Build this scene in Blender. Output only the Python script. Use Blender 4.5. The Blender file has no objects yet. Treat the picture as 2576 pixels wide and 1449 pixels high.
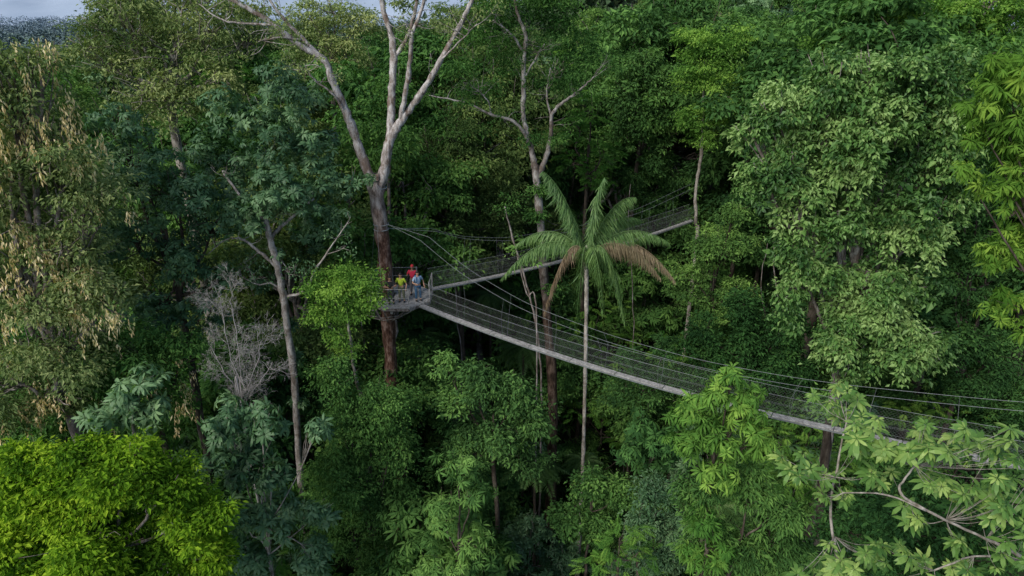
import bpy, math, numpy as np
from mathutils import Vector
rng = np.random.default_rng(11)
sc = bpy.context.scene
sc.view_settings.view_transform = 'Standard'
sc.view_settings.look = 'None'
sc.view_settings.exposure = 0
COL = sc.collection
F = 1709.0
PITCH = math.radians(22)
CP, SP = math.cos(PITCH), math.sin(PITCH)
CAM = np.array([0., 0., 40.])

def ray(px, py):
    u = (px-1288)/F; v = (724.5-py)/F
    return np.array([u, CP+SP*v, -SP+CP*v])
def at(px, py, Y):
    d = ray(px, py); return CAM + d*(Y/d[1])
def mpp(px, py, Y):
    return Y/ray(px, py)[1]/F

def sm(t):
    t = np.clip(t, 0, 1); return t*t*(3-2*t)
def H(x, y):
    x = np.asarray(x, float); y = np.asarray(y, float)
    h = 15*sm((y-42)/55)*sm((x+22)/55) + 3*sm((y-40)/60)
    h = h*(1-sm((y-150)/150))
    h = h + 0.5*np.sin(x*.21)*np.cos(y*.17) + 0.25*np.sin(x*.6+y*.4)
    return h

# ------------------------------------------------------------ materials
def new_mat(name):
    m = bpy.data.materials.new(name); m.use_nodes = True
    nt = m.node_tree; nt.nodes.clear()
    return m, nt, nt.nodes, nt.links
def ramp(N, stops):
    r = N.new('ShaderNodeValToRGB')
    els = r.color_ramp.elements
    while len(els) < len(stops): els.new(0.5)
    for e, (p, c) in zip(els, stops):
        e.position = p; e.color = (c[0], c[1], c[2], 1)
    return r
GAIN = 2.2
def leaf_mat(name, dark, mid, light, trans=0.25, rough=0.5, noise=0.25, gain=None, gloss=False, amp=1.2):
    gn = GAIN if gain is None else gain
    dark, mid, light = [[c*gn for c in q] for q in (dark, mid, light)]
    m, nt, N, L = new_mat(name)
    out = N.new('ShaderNodeOutputMaterial')
    a = N.new('ShaderNodeAttribute'); a.attribute_name = 'tint'
    geo = N.new('ShaderNodeNewGeometry')
    no = N.new('ShaderNodeTexNoise'); no.inputs['Scale'].default_value = noise
    no.inputs['Detail'].default_value = 2
    L.new(geo.outputs['Position'], no.inputs['Vector'])
    mm = N.new('ShaderNodeMath'); mm.operation = 'MULTIPLY_ADD'
    L.new(no.outputs['Fac'], mm.inputs[0]); mm.inputs[1].default_value = amp; mm.inputs[2].default_value = -amp/2
    ad = N.new('ShaderNodeMath'); ad.operation = 'ADD'
    L.new(a.outputs['Fac'], ad.inputs[0]); L.new(mm.outputs[0], ad.inputs[1])
    r = ramp(N, [(0.05, dark), (0.5, mid), (0.95, light)])
    L.new(ad.outputs[0], r.inputs['Fac'])
    oi = N.new('ShaderNodeObjectInfo')
    mr = N.new('ShaderNodeMapRange'); mr.inputs['To Min'].default_value = 0.8; mr.inputs['To Max'].default_value = 1.25
    L.new(oi.outputs['Random'], mr.inputs['Value'])
    hs = N.new('ShaderNodeHueSaturation'); L.new(r.outputs['Color'], hs.inputs['Color']); L.new(mr.outputs[0], hs.inputs['Value'])
    mr2 = N.new('ShaderNodeMapRange'); mr2.inputs['To Min'].default_value = 0.51; mr2.inputs['To Max'].default_value = 0.488
    L.new(oi.outputs['Random'], mr2.inputs['Value']); L.new(mr2.outputs[0], hs.inputs['Hue'])
    if gloss:
        p = N.new('ShaderNodeBsdfPrincipled'); p.inputs['Roughness'].default_value = rough
        p.inputs['Specular IOR Level'].default_value = 0.3
        L.new(hs.outputs['Color'], p.inputs['Base Color'])
    else:
        p = N.new('ShaderNodeBsdfDiffuse'); L.new(hs.outputs['Color'], p.inputs['Color'])
    t = N.new('ShaderNodeBsdfTranslucent')
    mc = N.new('ShaderNodeMix'); mc.data_type = 'RGBA'; mc.blend_type = 'MULTIPLY'; mc.inputs['Factor'].default_value = 1
    L.new(hs.outputs['Color'], mc.inputs['A']); mc.inputs['B'].default_value = (1.3, 1.5, 0.6, 1)
    L.new(mc.outputs['Result'], t.inputs['Color'])
    mx = N.new('ShaderNodeMixShader'); mx.inputs[0].default_value = trans
    L.new(p.outputs[0], mx.inputs[1]); L.new(t.outputs[0], mx.inputs[2])
    L.new(mx.outputs[0], out.inputs['Surface'])
    return m
def bark_mat(name, cols, scale=3.0, zgrad=None, bump=0.5, stretch=0.35, spots=None):
    m, nt, N, L = new_mat(name)
    out = N.new('ShaderNodeOutputMaterial'); p = N.new('ShaderNodeBsdfPrincipled')
    p.inputs['Roughness'].default_value = 0.9; p.inputs['Specular IOR Level'].default_value = .2
    tc = N.new('ShaderNodeTexCoord'); mp = N.new('ShaderNodeMapping'); mp.inputs['Scale'].default_value = (1, 1, stretch)
    L.new(tc.outputs['Object'], mp.inputs['Vector'])
    n = N.new('ShaderNodeTexNoise'); n.inputs['Scale'].default_value = scale; n.inputs['Detail'].default_value = 6; n.inputs['Roughness'].default_value = .7
    L.new(mp.outputs[0], n.inputs['Vector'])
    k = len(cols)
    r = ramp(N, [(0.34+0.30*i/(k-1), c) for i, c in enumerate(cols)])
    L.new(n.outputs['Fac'], r.inputs['Fac'])
    col = r.outputs['Color']
    if spots:
        n3 = N.new('ShaderNodeTexNoise'); n3.inputs['Scale'].default_value = 1.1; n3.inputs['Detail'].default_value = 8; n3.inputs['Roughness'].default_value = .75
        L.new(tc.outputs['Object'], n3.inputs['Vector'])
        r3 = ramp(N, [(.50, (0, 0, 0)), (.60, (.85, .85, .85))]); L.new(n3.outputs['Fac'], r3.inputs['Fac'])
        mix3 = N.new('ShaderNodeMix'); mix3.data_type = 'RGBA'
        L.new(r3.outputs['Color'], mix3.inputs['Factor']); L.new(col, mix3.inputs['A']); mix3.inputs['B'].default_value = (*spots, 1)
        col = mix3.outputs['Result']
    if zgrad:
        z0, z1, low, low2 = zgrad
        sx = N.new('ShaderNodeSeparateXYZ'); L.new(tc.outputs['Object'], sx.inputs[0])
        n2 = N.new('ShaderNodeTexNoise'); n2.inputs['Scale'].default_value = 0.9; n2.inputs['Detail'].default_value = 6
        L.new(tc.outputs['Object'], n2.inputs['Vector'])
        ma = N.new('ShaderNodeMath'); ma.operation = 'MULTIPLY_ADD'; ma.inputs[1].default_value = 9.0
        L.new(n2.outputs['Fac'], ma.inputs[0]); L.new(sx.outputs['Z'], ma.inputs[2])
        mr = N.new('ShaderNodeMapRange'); mr.inputs['From Min'].default_value = z0+4.5; mr.inputs['From Max'].default_value = z1+4.5
        L.new(ma.outputs[0], mr.inputs['Value'])
        r2 = ramp(N, [(0.40, [c*0.35 for c in low]), (0.5, low), (.62, low2)])
        L.new(n.outputs['Fac'], r2.inputs['Fac'])
        mix = N.new('ShaderNodeMix'); mix.data_type = 'RGBA'
        L.new(mr.outputs[0], mix.inputs['Factor']); L.new(r2.outputs['Color'], mix.inputs['A']); L.new(col, mix.inputs['B'])
        col = mix.outputs['Result']
    L.new(col, p.inputs['Base Color'])
    b = N.new('ShaderNodeBump'); b.inputs['Strength'].default_value = bump; b.inputs['Distance'].default_value = 0.08
    L.new(n.outputs['Fac'], b.inputs['Height']); L.new(b.outputs[0], p.inputs['Normal'])
    L.new(p.outputs[0], out.inputs['Surface'])
    return m
def plain_mat(name, c, rough=0.7, metal=0.0, var=0.25, scale=8):
    m, nt, N, L = new_mat(name)
    out = N.new('ShaderNodeOutputMaterial'); p = N.new('ShaderNodeBsdfPrincipled')
    p.inputs['Roughness'].default_value = rough; p.inputs['Metallic'].default_value = metal
    tc = N.new('ShaderNodeTexCoord'); n = N.new('ShaderNodeTexNoise'); n.inputs['Scale'].default_value = scale; n.inputs['Detail'].default_value = 4
    L.new(tc.outputs['Object'], n.inputs['Vector'])
    r = ramp(N, [(0.3, [x*(1-var) for x in c]), (0.7, [min(1, x*(1+var)) for x in c])])
    L.new(n.outputs['Fac'], r.inputs['Fac']); L.new(r.outputs['Color'], p.inputs['Base Color'])
    L.new(p.outputs[0], out.inputs['Surface'])
    return m

M = {}
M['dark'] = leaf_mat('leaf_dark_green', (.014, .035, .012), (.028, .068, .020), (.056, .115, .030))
M['mid'] = leaf_mat('leaf_mid_green', (.020, .048, .014), (.041, .089, .023), (.080, .146, .036))
M['olive'] = leaf_mat('leaf_olive', (.027, .047, .016), (.050, .082, .026), (.098, .134, .042))
M['gold'] = leaf_mat('leaf_gold_olive', (.032, .052, .020), (.066, .092, .034), (.138, .156, .068), gain=2.6)
M['blue'] = leaf_mat('leaf_blue_green', (.018, .044, .020), (.038, .080, .035), (.078, .132, .062), gain=2.15, gloss=True)
M['bright'] = leaf_mat('leaf_bright', (.050, .100, .010), (.118, .200, .014), (.225, .300, .024), trans=.3, gain=1.9, noise=.5)
M['fresh'] = leaf_mat('leaf_fresh', (.024, .066, .013), (.052, .118, .022), (.108, .188, .036), trans=.3, gain=2.0)
M['lime'] = leaf_mat('leaf_lime', (.028, .070, .010), (.062, .130, .020), (.130, .205, .032), trans=.3, gain=1.7)
M['drape'] = leaf_mat('leaf_drape', (.018, .048, .012), (.058, .114, .028), (.138, .200, .068), gain=2.3, gloss=True, noise=.45, amp=1.9)
M['palm'] = leaf_mat('leaf_palm', (.024, .055, .018), (.052, .104, .030), (.100, .162, .050), trans=.2, gain=1.75, gloss=True)
M['dry'] = leaf_mat('leaf_dry', (.10, .075, .04), (.19, .145, .09), (.28, .23, .15), trans=.15, rough=.7, gain=1.1)
M['pods'] = leaf_mat('seed_tassel', (.38, .31, .15), (.60, .50, .29), (.78, .69, .45), trans=.3, rough=.7, gain=1)
M['palmate'] = leaf_mat('leaf_palmate', (.026, .070, .014), (.066, .132, .028), (.160, .225, .060), gain=1.8, gloss=True)
M['bark_grey'] = bark_mat('bark_grey', [(.07, .055, .045), (.20, .17, .155), (.38, .36, .34)], 4, spots=(.10, .075, .06))
M['bark_light'] = bark_mat('bark_light_grey', [(.13, .11, .095), (.30, .27, .25), (.50, .47, .45)], 4, spots=(.14, .11, .09))
M['bark_second'] = bark_mat('bark_mottled', [(.11, .09, .08), (.28, .25, .23), (.48, .46, .44)], 4, zgrad=(20., 27., (.07, .045, .033), (.14, .10, .08)), spots=(.12, .09, .07))
M['bark_big'] = bark_mat('bark_big', [(.12, .09, .07), (.34, .31, .30), (.56, .54, .54)], 4.5, zgrad=(28.5, 33.5, (.115, .058, .040), (.28, .19, .155)), spots=(.14, .095, .07), bump=1.0)
M['bark_brown'] = bark_mat('bark_brown', [(.025, .018, .014), (.06, .048, .038), (.13, .11, .09)], 3)
M['bark_pale'] = bark_mat('bark_pale', [(.15, .13, .10), (.30, .27, .24), (.45, .42, .38)], 5, spots=(.14, .12, .10))
M['twig'] = bark_mat('twig_pale', [(.22, .20, .19), (.36, .34, .33), (.50, .48, .47)], 5)
M['wood'] = bark_mat('weathered_plank', [(.17, .165, .16), (.32, .31, .30), (.46, .45, .44)], 6, bump=.3, stretch=1)
M['metal'] = plain_mat('galvanised_steel', (.20, .22, .23), .5, .3)
M['rope'] = plain_mat('grey_rope', (.22, .24, .25), .8)
M['net'] = plain_mat('net_cord', (.11, .12, .11), .85)

# ------------------------------------------------------------ mesh helpers
class Buf:
    def __init__(s): s.v = []; s.f = []; s.t = []; s.n = 0
    def add(s, v, f, t=None):
        v = np.asarray(v, np.float32).reshape(-1, 3); f = np.asarray(f, np.int32).reshape(-1, 3)
        s.v.append(v); s.f.append(f+s.n); s.n += len(v)
        s.t.append(np.full(len(v), .5, np.float32) if t is None else np.asarray(t, np.float32))
    def mesh(s, name, mat, origin=(0, 0, 0), smooth=False):
        me = bpy.data.meshes.new(name)
        v = np.concatenate(s.v) - np.asarray(origin, np.float32); f = np.concatenate(s.f); t = np.concatenate(s.t)
        me.vertices.add(len(v)); me.vertices.foreach_set('co', v.ravel())
        me.loops.add(f.size); me.loops.foreach_set('vertex_index', f.ravel())
        me.polygons.add(len(f)); me.polygons.foreach_set('loop_start', np.arange(0, f.size, 3, dtype=np.int32))
        me.polygons.foreach_set('use_smooth', np.full(len(f), smooth))
        a = me.attributes.new('tint', 'FLOAT', 'POINT'); a.data.foreach_set('value', t)
        me.update(calc_edges=True); me.materials.append(mat)
        return me
def link(name, data, parent=None, loc=None):
    o = bpy.data.objects.new(name, data); COL.objects.link(o)
    if parent is not None: o.parent = parent
    if loc is not None: o.location = [float(a) for a in loc]
    return o
def root(name, loc, label, cat, group=None):
    o = link(name, None, None, loc); o.empty_display_size = .5
    o['label'] = label; o['category'] = cat
    if group: o['group'] = group
    return o
def nrm(a): return a/np.maximum(np.linalg.norm(a, axis=-1, keepdims=True), 1e-9)
UP = np.array([0, 0, 1.])

def tube(buf, pts, r0, r1=None, seg=8, sub=4, wob=0.0, power=1.0, tint=.5):
    pts = np.asarray(pts, float)
    n = len(pts)
    if n > 2 and sub > 1:
        P = np.vstack([2*pts[0]-pts[1], pts, 2*pts[-1]-pts[-2]])
        out = []
        for i in range(1, n):
            for t in np.linspace(0, 1, sub, endpoint=False):
                a, b, c, d = P[i-1], P[i], P[i+1], P[i+2]
                out.append(.5*((2*b)+(-a+c)*t+(2*a-5*b+4*c-d)*t*t+(-a+3*b-3*c+d)*t**3))
        out.append(pts[-1]); pts = np.array(out); n = len(pts)
    if hasattr(r0, '__len__'):
        r = np.interp(np.linspace(0, 1, n), np.linspace(0, 1, len(r0)), r0)
    else:
        r = r0+(r1-r0)*np.linspace(0, 1, n)**power
    if wob:
        pts = pts.copy(); pts[1:-1] += rng.normal(size=(n-2, 3))*wob
        r = r*(1+rng.normal(size=n)*.07)
    T = nrm(np.gradient(pts, axis=0))
    ref = np.array([1., 0, 0]) if abs(T[0][0]) < .8 else np.array([0, 1., 0])
    A = nrm(np.cross(T, ref)); B = np.cross(T, A)
    ang = np.arange(seg)*2*math.pi/seg
    ring = A[:, None, :]*np.cos(ang)[None, :, None]+B[:, None, :]*np.sin(ang)[None, :, None]
    rr = r[:, None, None]*(np.ones((n, seg, 1)) if not wob else (1+rng.normal(size=(n, seg, 1))*.05))
    v = pts[:, None, :]+ring*rr
    i = np.arange(n-1)[:, None]*seg; j = np.arange(seg)[None, :]; k = (j+1) % seg
    f1 = np.stack([i+j, i+k, i+seg+k], -1).reshape(-1, 3); f2 = np.stack([i+j, i+seg+k, i+seg+j], -1).reshape(-1, 3)
    vv = np.vstack([v.reshape(-1, 3), pts[0], pts[-1]]); m = n*seg
    jj = np.arange(seg); kk = (jj+1) % seg
    c1 = np.stack([kk, jj, np.full(seg, m)], -1); c2 = np.stack([(n-1)*seg+jj, (n-1)*seg+kk, np.full(seg, m+1)], -1)
    buf.add(vv, np.vstack([f1, f2, c1, c2]), np.full(len(vv), tint))
def wires(buf, P, Q, r):
    P = np.asarray(P, float); Q = np.asarray(Q, float); T = nrm(Q-P)
    ref = np.where(np.abs(T[:, 2:3]) > .9, np.array([[1., 0, 0]]), np.array([[0, 0, 1.]]))
    A = nrm(np.cross(T, ref)); B = np.cross(T, A)
    vs = []
    for e in (P, Q):
        for k in range(3):
            a = k*2*math.pi/3; vs.append(e+(A*math.cos(a)+B*math.sin(a))*r)
    v = np.stack(vs, 1).reshape(-1, 3)
    base = np.arange(len(P))[:, None, None]*6
    f = np.array([[0, 1, 4], [0, 4, 3], [1, 2, 5], [1, 5, 4], [2, 0, 3], [2, 3, 5]])[None]
    buf.add(v, (base+f).reshape(-1, 3))
def beam(buf, p, q, w, h, up=UP):
    p = np.asarray(p, float); q = np.asarray(q, float); t = nrm(q-p)
    s = np.cross(t, up); s = s/max(np.linalg.norm(s), 1e-6); u = np.cross(s, t)
    v = [e+s*a*w/2+u*b*h/2 for e in (p, q) for a, b in ((-1, -1), (1, -1), (1, 1), (-1, 1))]
    f = [(0, 1, 2), (0, 2, 3), (4, 6, 5), (4, 7, 6)]
    for k in range(4):
        l = (k+1) % 4; f += [(k, k+4, l+4), (k, l+4, l)]
    buf.add(v, f)

# leaves ------------------------------------------------------
def leaves(buf, P, T, N, L, W, tint, strap=False, curl=.18):
    T = nrm(T); N = nrm(N-np.sum(N*T, -1, keepdims=True)*T); S = np.cross(N, T)
    L = L[:, None]; W = W[:, None]
    n = len(P)
    if not strap:
        v = np.stack([P, P+T*L*.42+S*W*.5+N*W*.18, P+T*L-N*L*curl, P+T*L*.42-S*W*.5+N*W*.18], 1)
        f = np.array([[0, 1, 2], [0, 2, 3]]); k = 4
    else:
        v = np.stack([P, P+T*L*.35+S*W*.42, P+T*L*.35-S*W*.42, P+T*L*.72+S*W*.42-N*L*curl*.5, P+T*L*.72-S*W*.42-N*L*curl*.5, P+T*L-N*L*curl*1.4], 1)
        f = np.array([[0, 1, 2], [1, 3, 4], [1, 4, 2], [3, 5, 4]]); k = 6
    buf.add(v.reshape(-1, 3), (np.arange(n)[:, None, None]*k+f[None]).reshape(-1, 3), np.repeat(tint, k))

def shatter(blobs, n=6, lo=.28, hi=.52, flat=.62):
    out = []
    for c, r in blobs:
        c = np.asarray(c); r = np.asarray(r, float)
        if r.ndim == 0: r = np.array([r, r, r])
        out.append((c-[0, 0, r[2]*.1], r*.62))
        for _ in range(n):
            d = nrm(rng.normal(size=3)+[0, 0, .15])
            q = rng.uniform(.45, 1.0); s = rng.uniform(lo, hi)
            out.append((c+d*r*q, np.array([r[0]*s*rng.uniform(.8, 1.3), r[1]*s*rng.uniform(.8, 1.3), r[2]*s*flat*rng.uniform(.8, 1.3)])))
    return out

def clump_centres(blobs, dens, low=-.75, shell=.2):
    out = []; dirs = []; bid = []
    CC = np.array([b[0] for b in blobs]); RR = np.array([np.broadcast_to(np.asarray(b[1], float), 3) for b in blobs])
    for bi in range(len(blobs)):
        c = CC[bi]; r = RR[bi]
        n = max(3, int(dens*4*math.pi*(r.mean()**2)))
        d = nrm(rng.normal(size=(int(n*1.5)+4, 3)))
        d = d[(d[:, 2] > low+rng.random(len(d))*.5-.25)][:n]
        ph = rng.random(6)*6.28
        lump = 1+.15*np.sin(d[:, 0]*4.3+ph[0])*np.sin(d[:, 1]*4.1+ph[1])+.12*np.sin(d[:, 2]*6+ph[2])+.10*np.sin(d[:, 0]*9+ph[3]+d[:, 2]*7)
        rad = (1-np.abs(rng.normal(size=len(d)))*shell+np.abs(rng.normal(size=len(d)))*.09).clip(.3, 1.3)*lump
        p = c+d*r*rad[:, None]
        near = np.where(np.linalg.norm(CC-c, axis=1) < r.max()+RR.max(1))[0]
        keep = np.ones(len(p), bool)
        for bj in near:
            if bj == bi: continue
            keep &= np.linalg.norm((p-CC[bj])/RR[bj], axis=1) > .7
        g = np.sin(p[:, 0]*2.1+ph[4])*np.sin(p[:, 1]*2.3+ph[5])*np.sin(p[:, 2]*2.7)
        keep &= g < .42
        out.append(p[keep]); dirs.append(d[keep]); bid.append(np.full(keep.sum(), bi))
    return np.vstack(out), np.vstack(dirs), np.concatenate(bid)

def crown_mesh(buf, blobs, style='leaf', dens=2.2, lpc=26, L=.3, W=.13, cr=.62, droop=.35, low=-.75, shell=.2, k=9, shat=6, hang=0, bvar=.16, sh_kw=None):
    if shat: blobs = shatter(blobs, shat, **(sh_kw or {}))
    C, D, B = clump_centres(blobs, dens, low, shell)
    if hang:
        s = rng.random(len(C)) < .30
        Cs, Ds, Bs = [C], [D], [B]
        ln = rng.integers(1, hang+1, s.sum())
        for q in range(1, hang+1):
            mk = ln >= q
            Cs.append(C[s][mk]+D[s][mk]*.15-UP*.38*q+rng.normal(size=(mk.sum(), 3))*.07); Ds.append(D[s][mk]); Bs.append(B[s][mk])
        C = np.vstack(Cs); D = np.vstack(Ds); B = np.concatenate(Bs)
    n = len(C)
    bt = rng.normal(size=len(blobs))*bvar
    ct = rng.normal(size=n)*.12+.5+bt[B]
    if style == 'leaf':
        m = rng.integers(max(1, int(lpc*.5)), int(lpc*1.5), n)
        idx = np.repeat(np.arange(n), m); tot = len(idx)
        cs = rng.uniform(.5, 1.4, n)
        o = rng.normal(size=(tot, 3))*np.array([.5, .5, .24])*cr*cs[idx][:, None]
        P = C[idx]+o
        oxy = o*np.array([1, 1, .3])
        tl = nrm(rng.normal(size=(n, 3)))[idx]
        T = nrm(oxy)+D[idx]*.25+tl*.35+np.array([0, 0, -droop])+rng.normal(size=(tot, 3))*.5
        N = UP*.9+D[idx]*.4+nrm(oxy)*.3+tl[:, [1, 2, 0]]*.3+rng.normal(size=(tot, 3))*.45
        sz = np.exp(rng.normal(size=tot)*.28)
        leaves(buf, P, T, N, L*sz, W*sz, (ct[idx]+rng.normal(size=tot)*.14).clip(0, 1))
    elif style == 'whorl':
        whorls(buf, C, nrm(UP*.8+D*.75+rng.normal(size=(n, 3))*.45), k, L, W, droop, ct)
    elif style == 'frond':
        az = np.arctan2(D[:, 1], D[:, 0])+rng.normal(size=n)*.9
        fronds(buf, C, az, L, W, ct, droop)
    return blobs

def whorls(buf, C, A, k, L, W, droop, ct):
    n = len(C)
    ref = nrm(rng.normal(size=(n, 3))); U = nrm(np.cross(A, ref)); V = np.cross(A, U)
    idx = np.repeat(np.arange(n), k)
    ang = np.tile(np.arange(k)*2*math.pi/k, n)+rng.normal(size=n*k)*.2
    R = U[idx]*np.cos(ang)[:, None]+V[idx]*np.sin(ang)[:, None]
    el = rng.uniform(-.25, .5, n*k)
    T = R+A[idx]*el[:, None]-UP*droop*.6
    P = C[idx]+R*.03
    sc_ = rng.uniform(.6, 1.3, n)
    leaves(buf, P, T, A[idx]+rng.normal(size=(n*k, 3))*.2, L*sc_[idx]*rng.uniform(.75, 1.15, n*k), W*sc_[idx], (ct[idx]+rng.normal(size=n*k)*.08).clip(0, 1), strap=True, curl=.14+droop*.2)

def fronds(buf, C, az, L, W, ct, droop, m=13):
    n = len(C)
    Ls = L*rng.uniform(.7, 1.25, n)
    dirh = np.stack([np.cos(az), np.sin(az), np.zeros(n)], 1)
    side = np.stack([-np.sin(az), np.cos(az), np.zeros(n)], 1)
    rise = rng.uniform(.0, .6, n)
    for i in range(m):
        s = (i+1)/m
        pos = C+dirh*(Ls*s)[:, None]+UP*(Ls*(rise*s-(droop+rise*.6)*s*s))[:, None]
        ll = W*(.45+1.1*math.sin(math.pi*min(1, s*.9+.08)))*rng.uniform(.85, 1.1, n)*.5
        for sg in (-1, 1):
            T = side*sg+dirh*.45-UP*.3+rng.normal(size=(n, 3))*.08
            leaves(buf, pos, T, UP+dirh*.2+rng.normal(size=(n, 3))*.12, ll, np.full(n, Ls.mean()/m*.95), (ct+rng.normal(size=n)*.05).clip(0, 1))

def skeleton(buf, base, blobs, r, twigs=6, limb=.42):
    cs = np.array([np.asarray(b[0]) for b in blobs]); rs = np.array([np.mean(b[1]) for b in blobs])
    mean = (cs*rs[:, None]**2).sum(0)/(rs**2).sum()
    base = np.asarray(base, float)
    zt = max(base[2]+1.0, (cs[:, 2]-rs*.2).min())
    zt = min(zt, mean[2])
    fork = np.array([base[0]+(mean[0]-base[0])*.6, base[1]+(mean[1]-base[1])*.6, zt])
    h = fork[2]-base[2]
    p1 = base+(fork-base)*.35+rng.normal(size=3)*[.25, .25, 0]*min(1, h/10)
    p2 = base+(fork-base)*.7+rng.normal(size=3)*[.3, .3, 0]*min(1, h/10)
    tube(buf, [base-[0, 0, .4], base+[0, 0, .4], p1, p2, fork, (fork+mean)/2, mean], [r*1.5, r*1.15, r, r*.9, r*.75, r*.5, r*.3], seg=9, wob=.03)
    for c, rr in zip(cs, rs):
        st = fork+(mean-fork)*rng.uniform(0, .6)
        mid = (st+c)/2+rng.normal(size=3)*rr*.12+[0, 0, -rr*.12]
        rb = r*limb
        tube(buf, [st, mid, c], rb, rb*.45, seg=6, sub=4, wob=.03*rr)
        for _ in range(twigs):
            dr = nrm(rng.normal(size=3)+[0, -.25, .35]); e = c+dr*rr*rng.uniform(.8, 1.12)
            s2 = mid+(c-mid)*rng.uniform(.3, 1)
            m2 = (s2+e)/2+rng.normal(size=3)*rr*.1
            tube(buf, [s2, m2, e], rb*.36, rb*.1, seg=4, sub=3, wob=.02*rr)

def sprays(b, paths, n, l=(.6, 1.6), r=.03, start=.3):
    tips = []
    for pts, rad in paths:
        pts = np.array(pts)
        for _ in range(n):
            t = rng.uniform(start, .98)*(len(pts)-1); i = int(t); p = pts[i]+(pts[min(i+1, len(pts)-1)]-pts[i])*(t-i)
            d = nrm(rng.normal(size=3)*[1, .8, .8]+[0, 0, .45]); ln = rng.uniform(*l)
            q = p+d*ln
            tube(b, [p, (p+q)/2+rng.normal(size=3)*ln*.1, q], r, r*.3, seg=4, sub=3)
            for _k in range(3):
                d2 = nrm(d+rng.normal(size=3)*.7); s0 = p+(q-p)*rng.uniform(.4, 1); q2 = s0+d2*ln*.5
                tube(b, [s0, (s0+q2)/2+rng.normal(size=3)*ln*.05, q2], r*.45, r*.15, seg=3, sub=2)
                tips.append(q2)
    return np.array(tips)

def build_tree(name, label, base_xy, blobs, leafmat, barkmat, r=.25, cat='tree', group=None, paths=None, skel=True, twigs=6, limb=.42, base_z=None, spray=0, spray_leaf=0, spray_kw=None, **kw):
    bz = float(H(*base_xy)) if base_z is None else base_z
    base = np.array([base_xy[0], base_xy[1], bz])
    rt = root(name, base, label, cat, group)
    b = Buf(); tips = []
    if skel: skeleton(b, base, blobs, r, twigs, limb)
    if paths:
        for pts, rad in paths: tube(b, pts, rad, seg=12, sub=6, wob=.018)
        if spray: tips = sprays(b, paths[1:], spray, **(spray_kw or {}))
    t = link('trunk', b.mesh('trunk', M[barkmat], base, True), rt)
    if blobs:
        b = Buf(); crown_mesh(b, blobs, **kw)
        if spray_leaf and len(tips):
            tp_ = tips[rng.random(len(tips)) < spray_leaf]; m = 22; idx = np.repeat(np.arange(len(tp_)), m); tot = len(idx)
            leaves(b, tp_[idx]+rng.normal(size=(tot, 3))*.2, rng.normal(size=(tot, 3))-[0, 0, .4], UP+rng.normal(size=(tot, 3))*.5, np.full(tot, .17), np.full(tot, .08), (rng.normal(size=tot)*.15+.6).clip(0, 1))
        link('crown', b.mesh('crown', M[leafmat], base), rt)
    return rt

def bl(Y, lst, sq=1.0):
    o = []
    for e in lst:
        px, py, rp = e[:3]; y = Y+(e[3] if len(e) > 3 else 0)
        rr = rp*mpp(px, py, y)
        o.append((at(px, py, y), np.array([rr, rr, rr*.92*sq])))
    return o
def px_path(Y, pts):
    return [at(p[0], p[1], Y+(p[2] if len(p) > 2 else 0)) for p in pts]

# ------------------------------------------------------------ setting
def grid_axis(near, far, n):
    t = np.linspace(-1, 1, n); return np.sign(t)*(near*np.abs(t)+(far-near)*np.abs(t)**4)
gx = grid_axis(300, 6000, 141); gy = grid_axis(300, 6000, 141)+30
X, Yg = np.meshgrid(gx, gy); Z = H(X, Yg)
n = 141
V = np.stack([X, Yg, Z], -1).reshape(-1, 3)
i, j = np.meshgrid(np.arange(n-1), np.arange(n-1), indexing='ij'); a = i*n+j
fa = np.stack([a, a+1, a+n+1], -1).reshape(-1, 3); fb = np.stack([a, a+n+1, a+n], -1).reshape(-1, 3)
b = Buf(); b.add(V, np.vstack([fa, fb]))
gm = bark_mat('forest_floor', [(.010, .013, .007), (.022, .030, .012), (.025, .045, .014)], .6, stretch=1)
g = link('ground', b.mesh('ground', gm, smooth=True)); g['kind'] = 'structure'
g['label'] = 'dark leaf-littered forest floor on rising slope'; g['category'] = 'ground'

mm_, nt, N, L_ = new_mat('haze_tinted_ridge')
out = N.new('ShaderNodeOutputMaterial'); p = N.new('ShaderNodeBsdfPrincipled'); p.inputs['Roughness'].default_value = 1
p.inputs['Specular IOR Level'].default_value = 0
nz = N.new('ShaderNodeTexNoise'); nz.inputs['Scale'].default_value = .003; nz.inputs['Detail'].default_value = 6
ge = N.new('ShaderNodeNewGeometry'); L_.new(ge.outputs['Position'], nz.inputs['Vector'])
rr_ = ramp(N, [(.3, (.27, .34, .44)), (.7, (.38, .45, .55))]); L_.new(nz.outputs['Fac'], rr_.inputs['Fac'])  # bluish distance haze painted straight into the ridge base colour
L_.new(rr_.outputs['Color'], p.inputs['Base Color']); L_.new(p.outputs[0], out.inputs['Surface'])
b = Buf()
nx = 200
xs = np.linspace(-5200, 5200, nx)
prof = 175+28*np.sin(xs*.0011+2)+16*np.sin(xs*.0037)+7*np.sin(xs*.011)+3*np.sin(xs*.034)
rows = []
for k in range(12):
    t = k/11
    rows.append(np.stack([xs, 2600+900*t+0*xs, prof*(math.sin(t*math.pi/2))*(1+.1*np.sin(xs*.02+k))*1.0-8*(1-t)], -1))
V = np.stack(rows, 0).reshape(-1, 3)
i, j = np.meshgrid(np.arange(11), np.arange(nx-1), indexing='ij'); a = i*nx+j
b.add(V, np.vstack([np.stack([a, a+1, a+nx+1], -1).reshape(-1, 3), np.stack([a, a+nx+1, a+nx], -1).reshape(-1, 3)]))
o = link('mountain', b.mesh('mountain', mm_, smooth=True)); o['kind'] = 'structure'; o['label'] = 'pale blue haze-tinted forested mountain ridge'; o['category'] = 'mountain'

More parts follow.
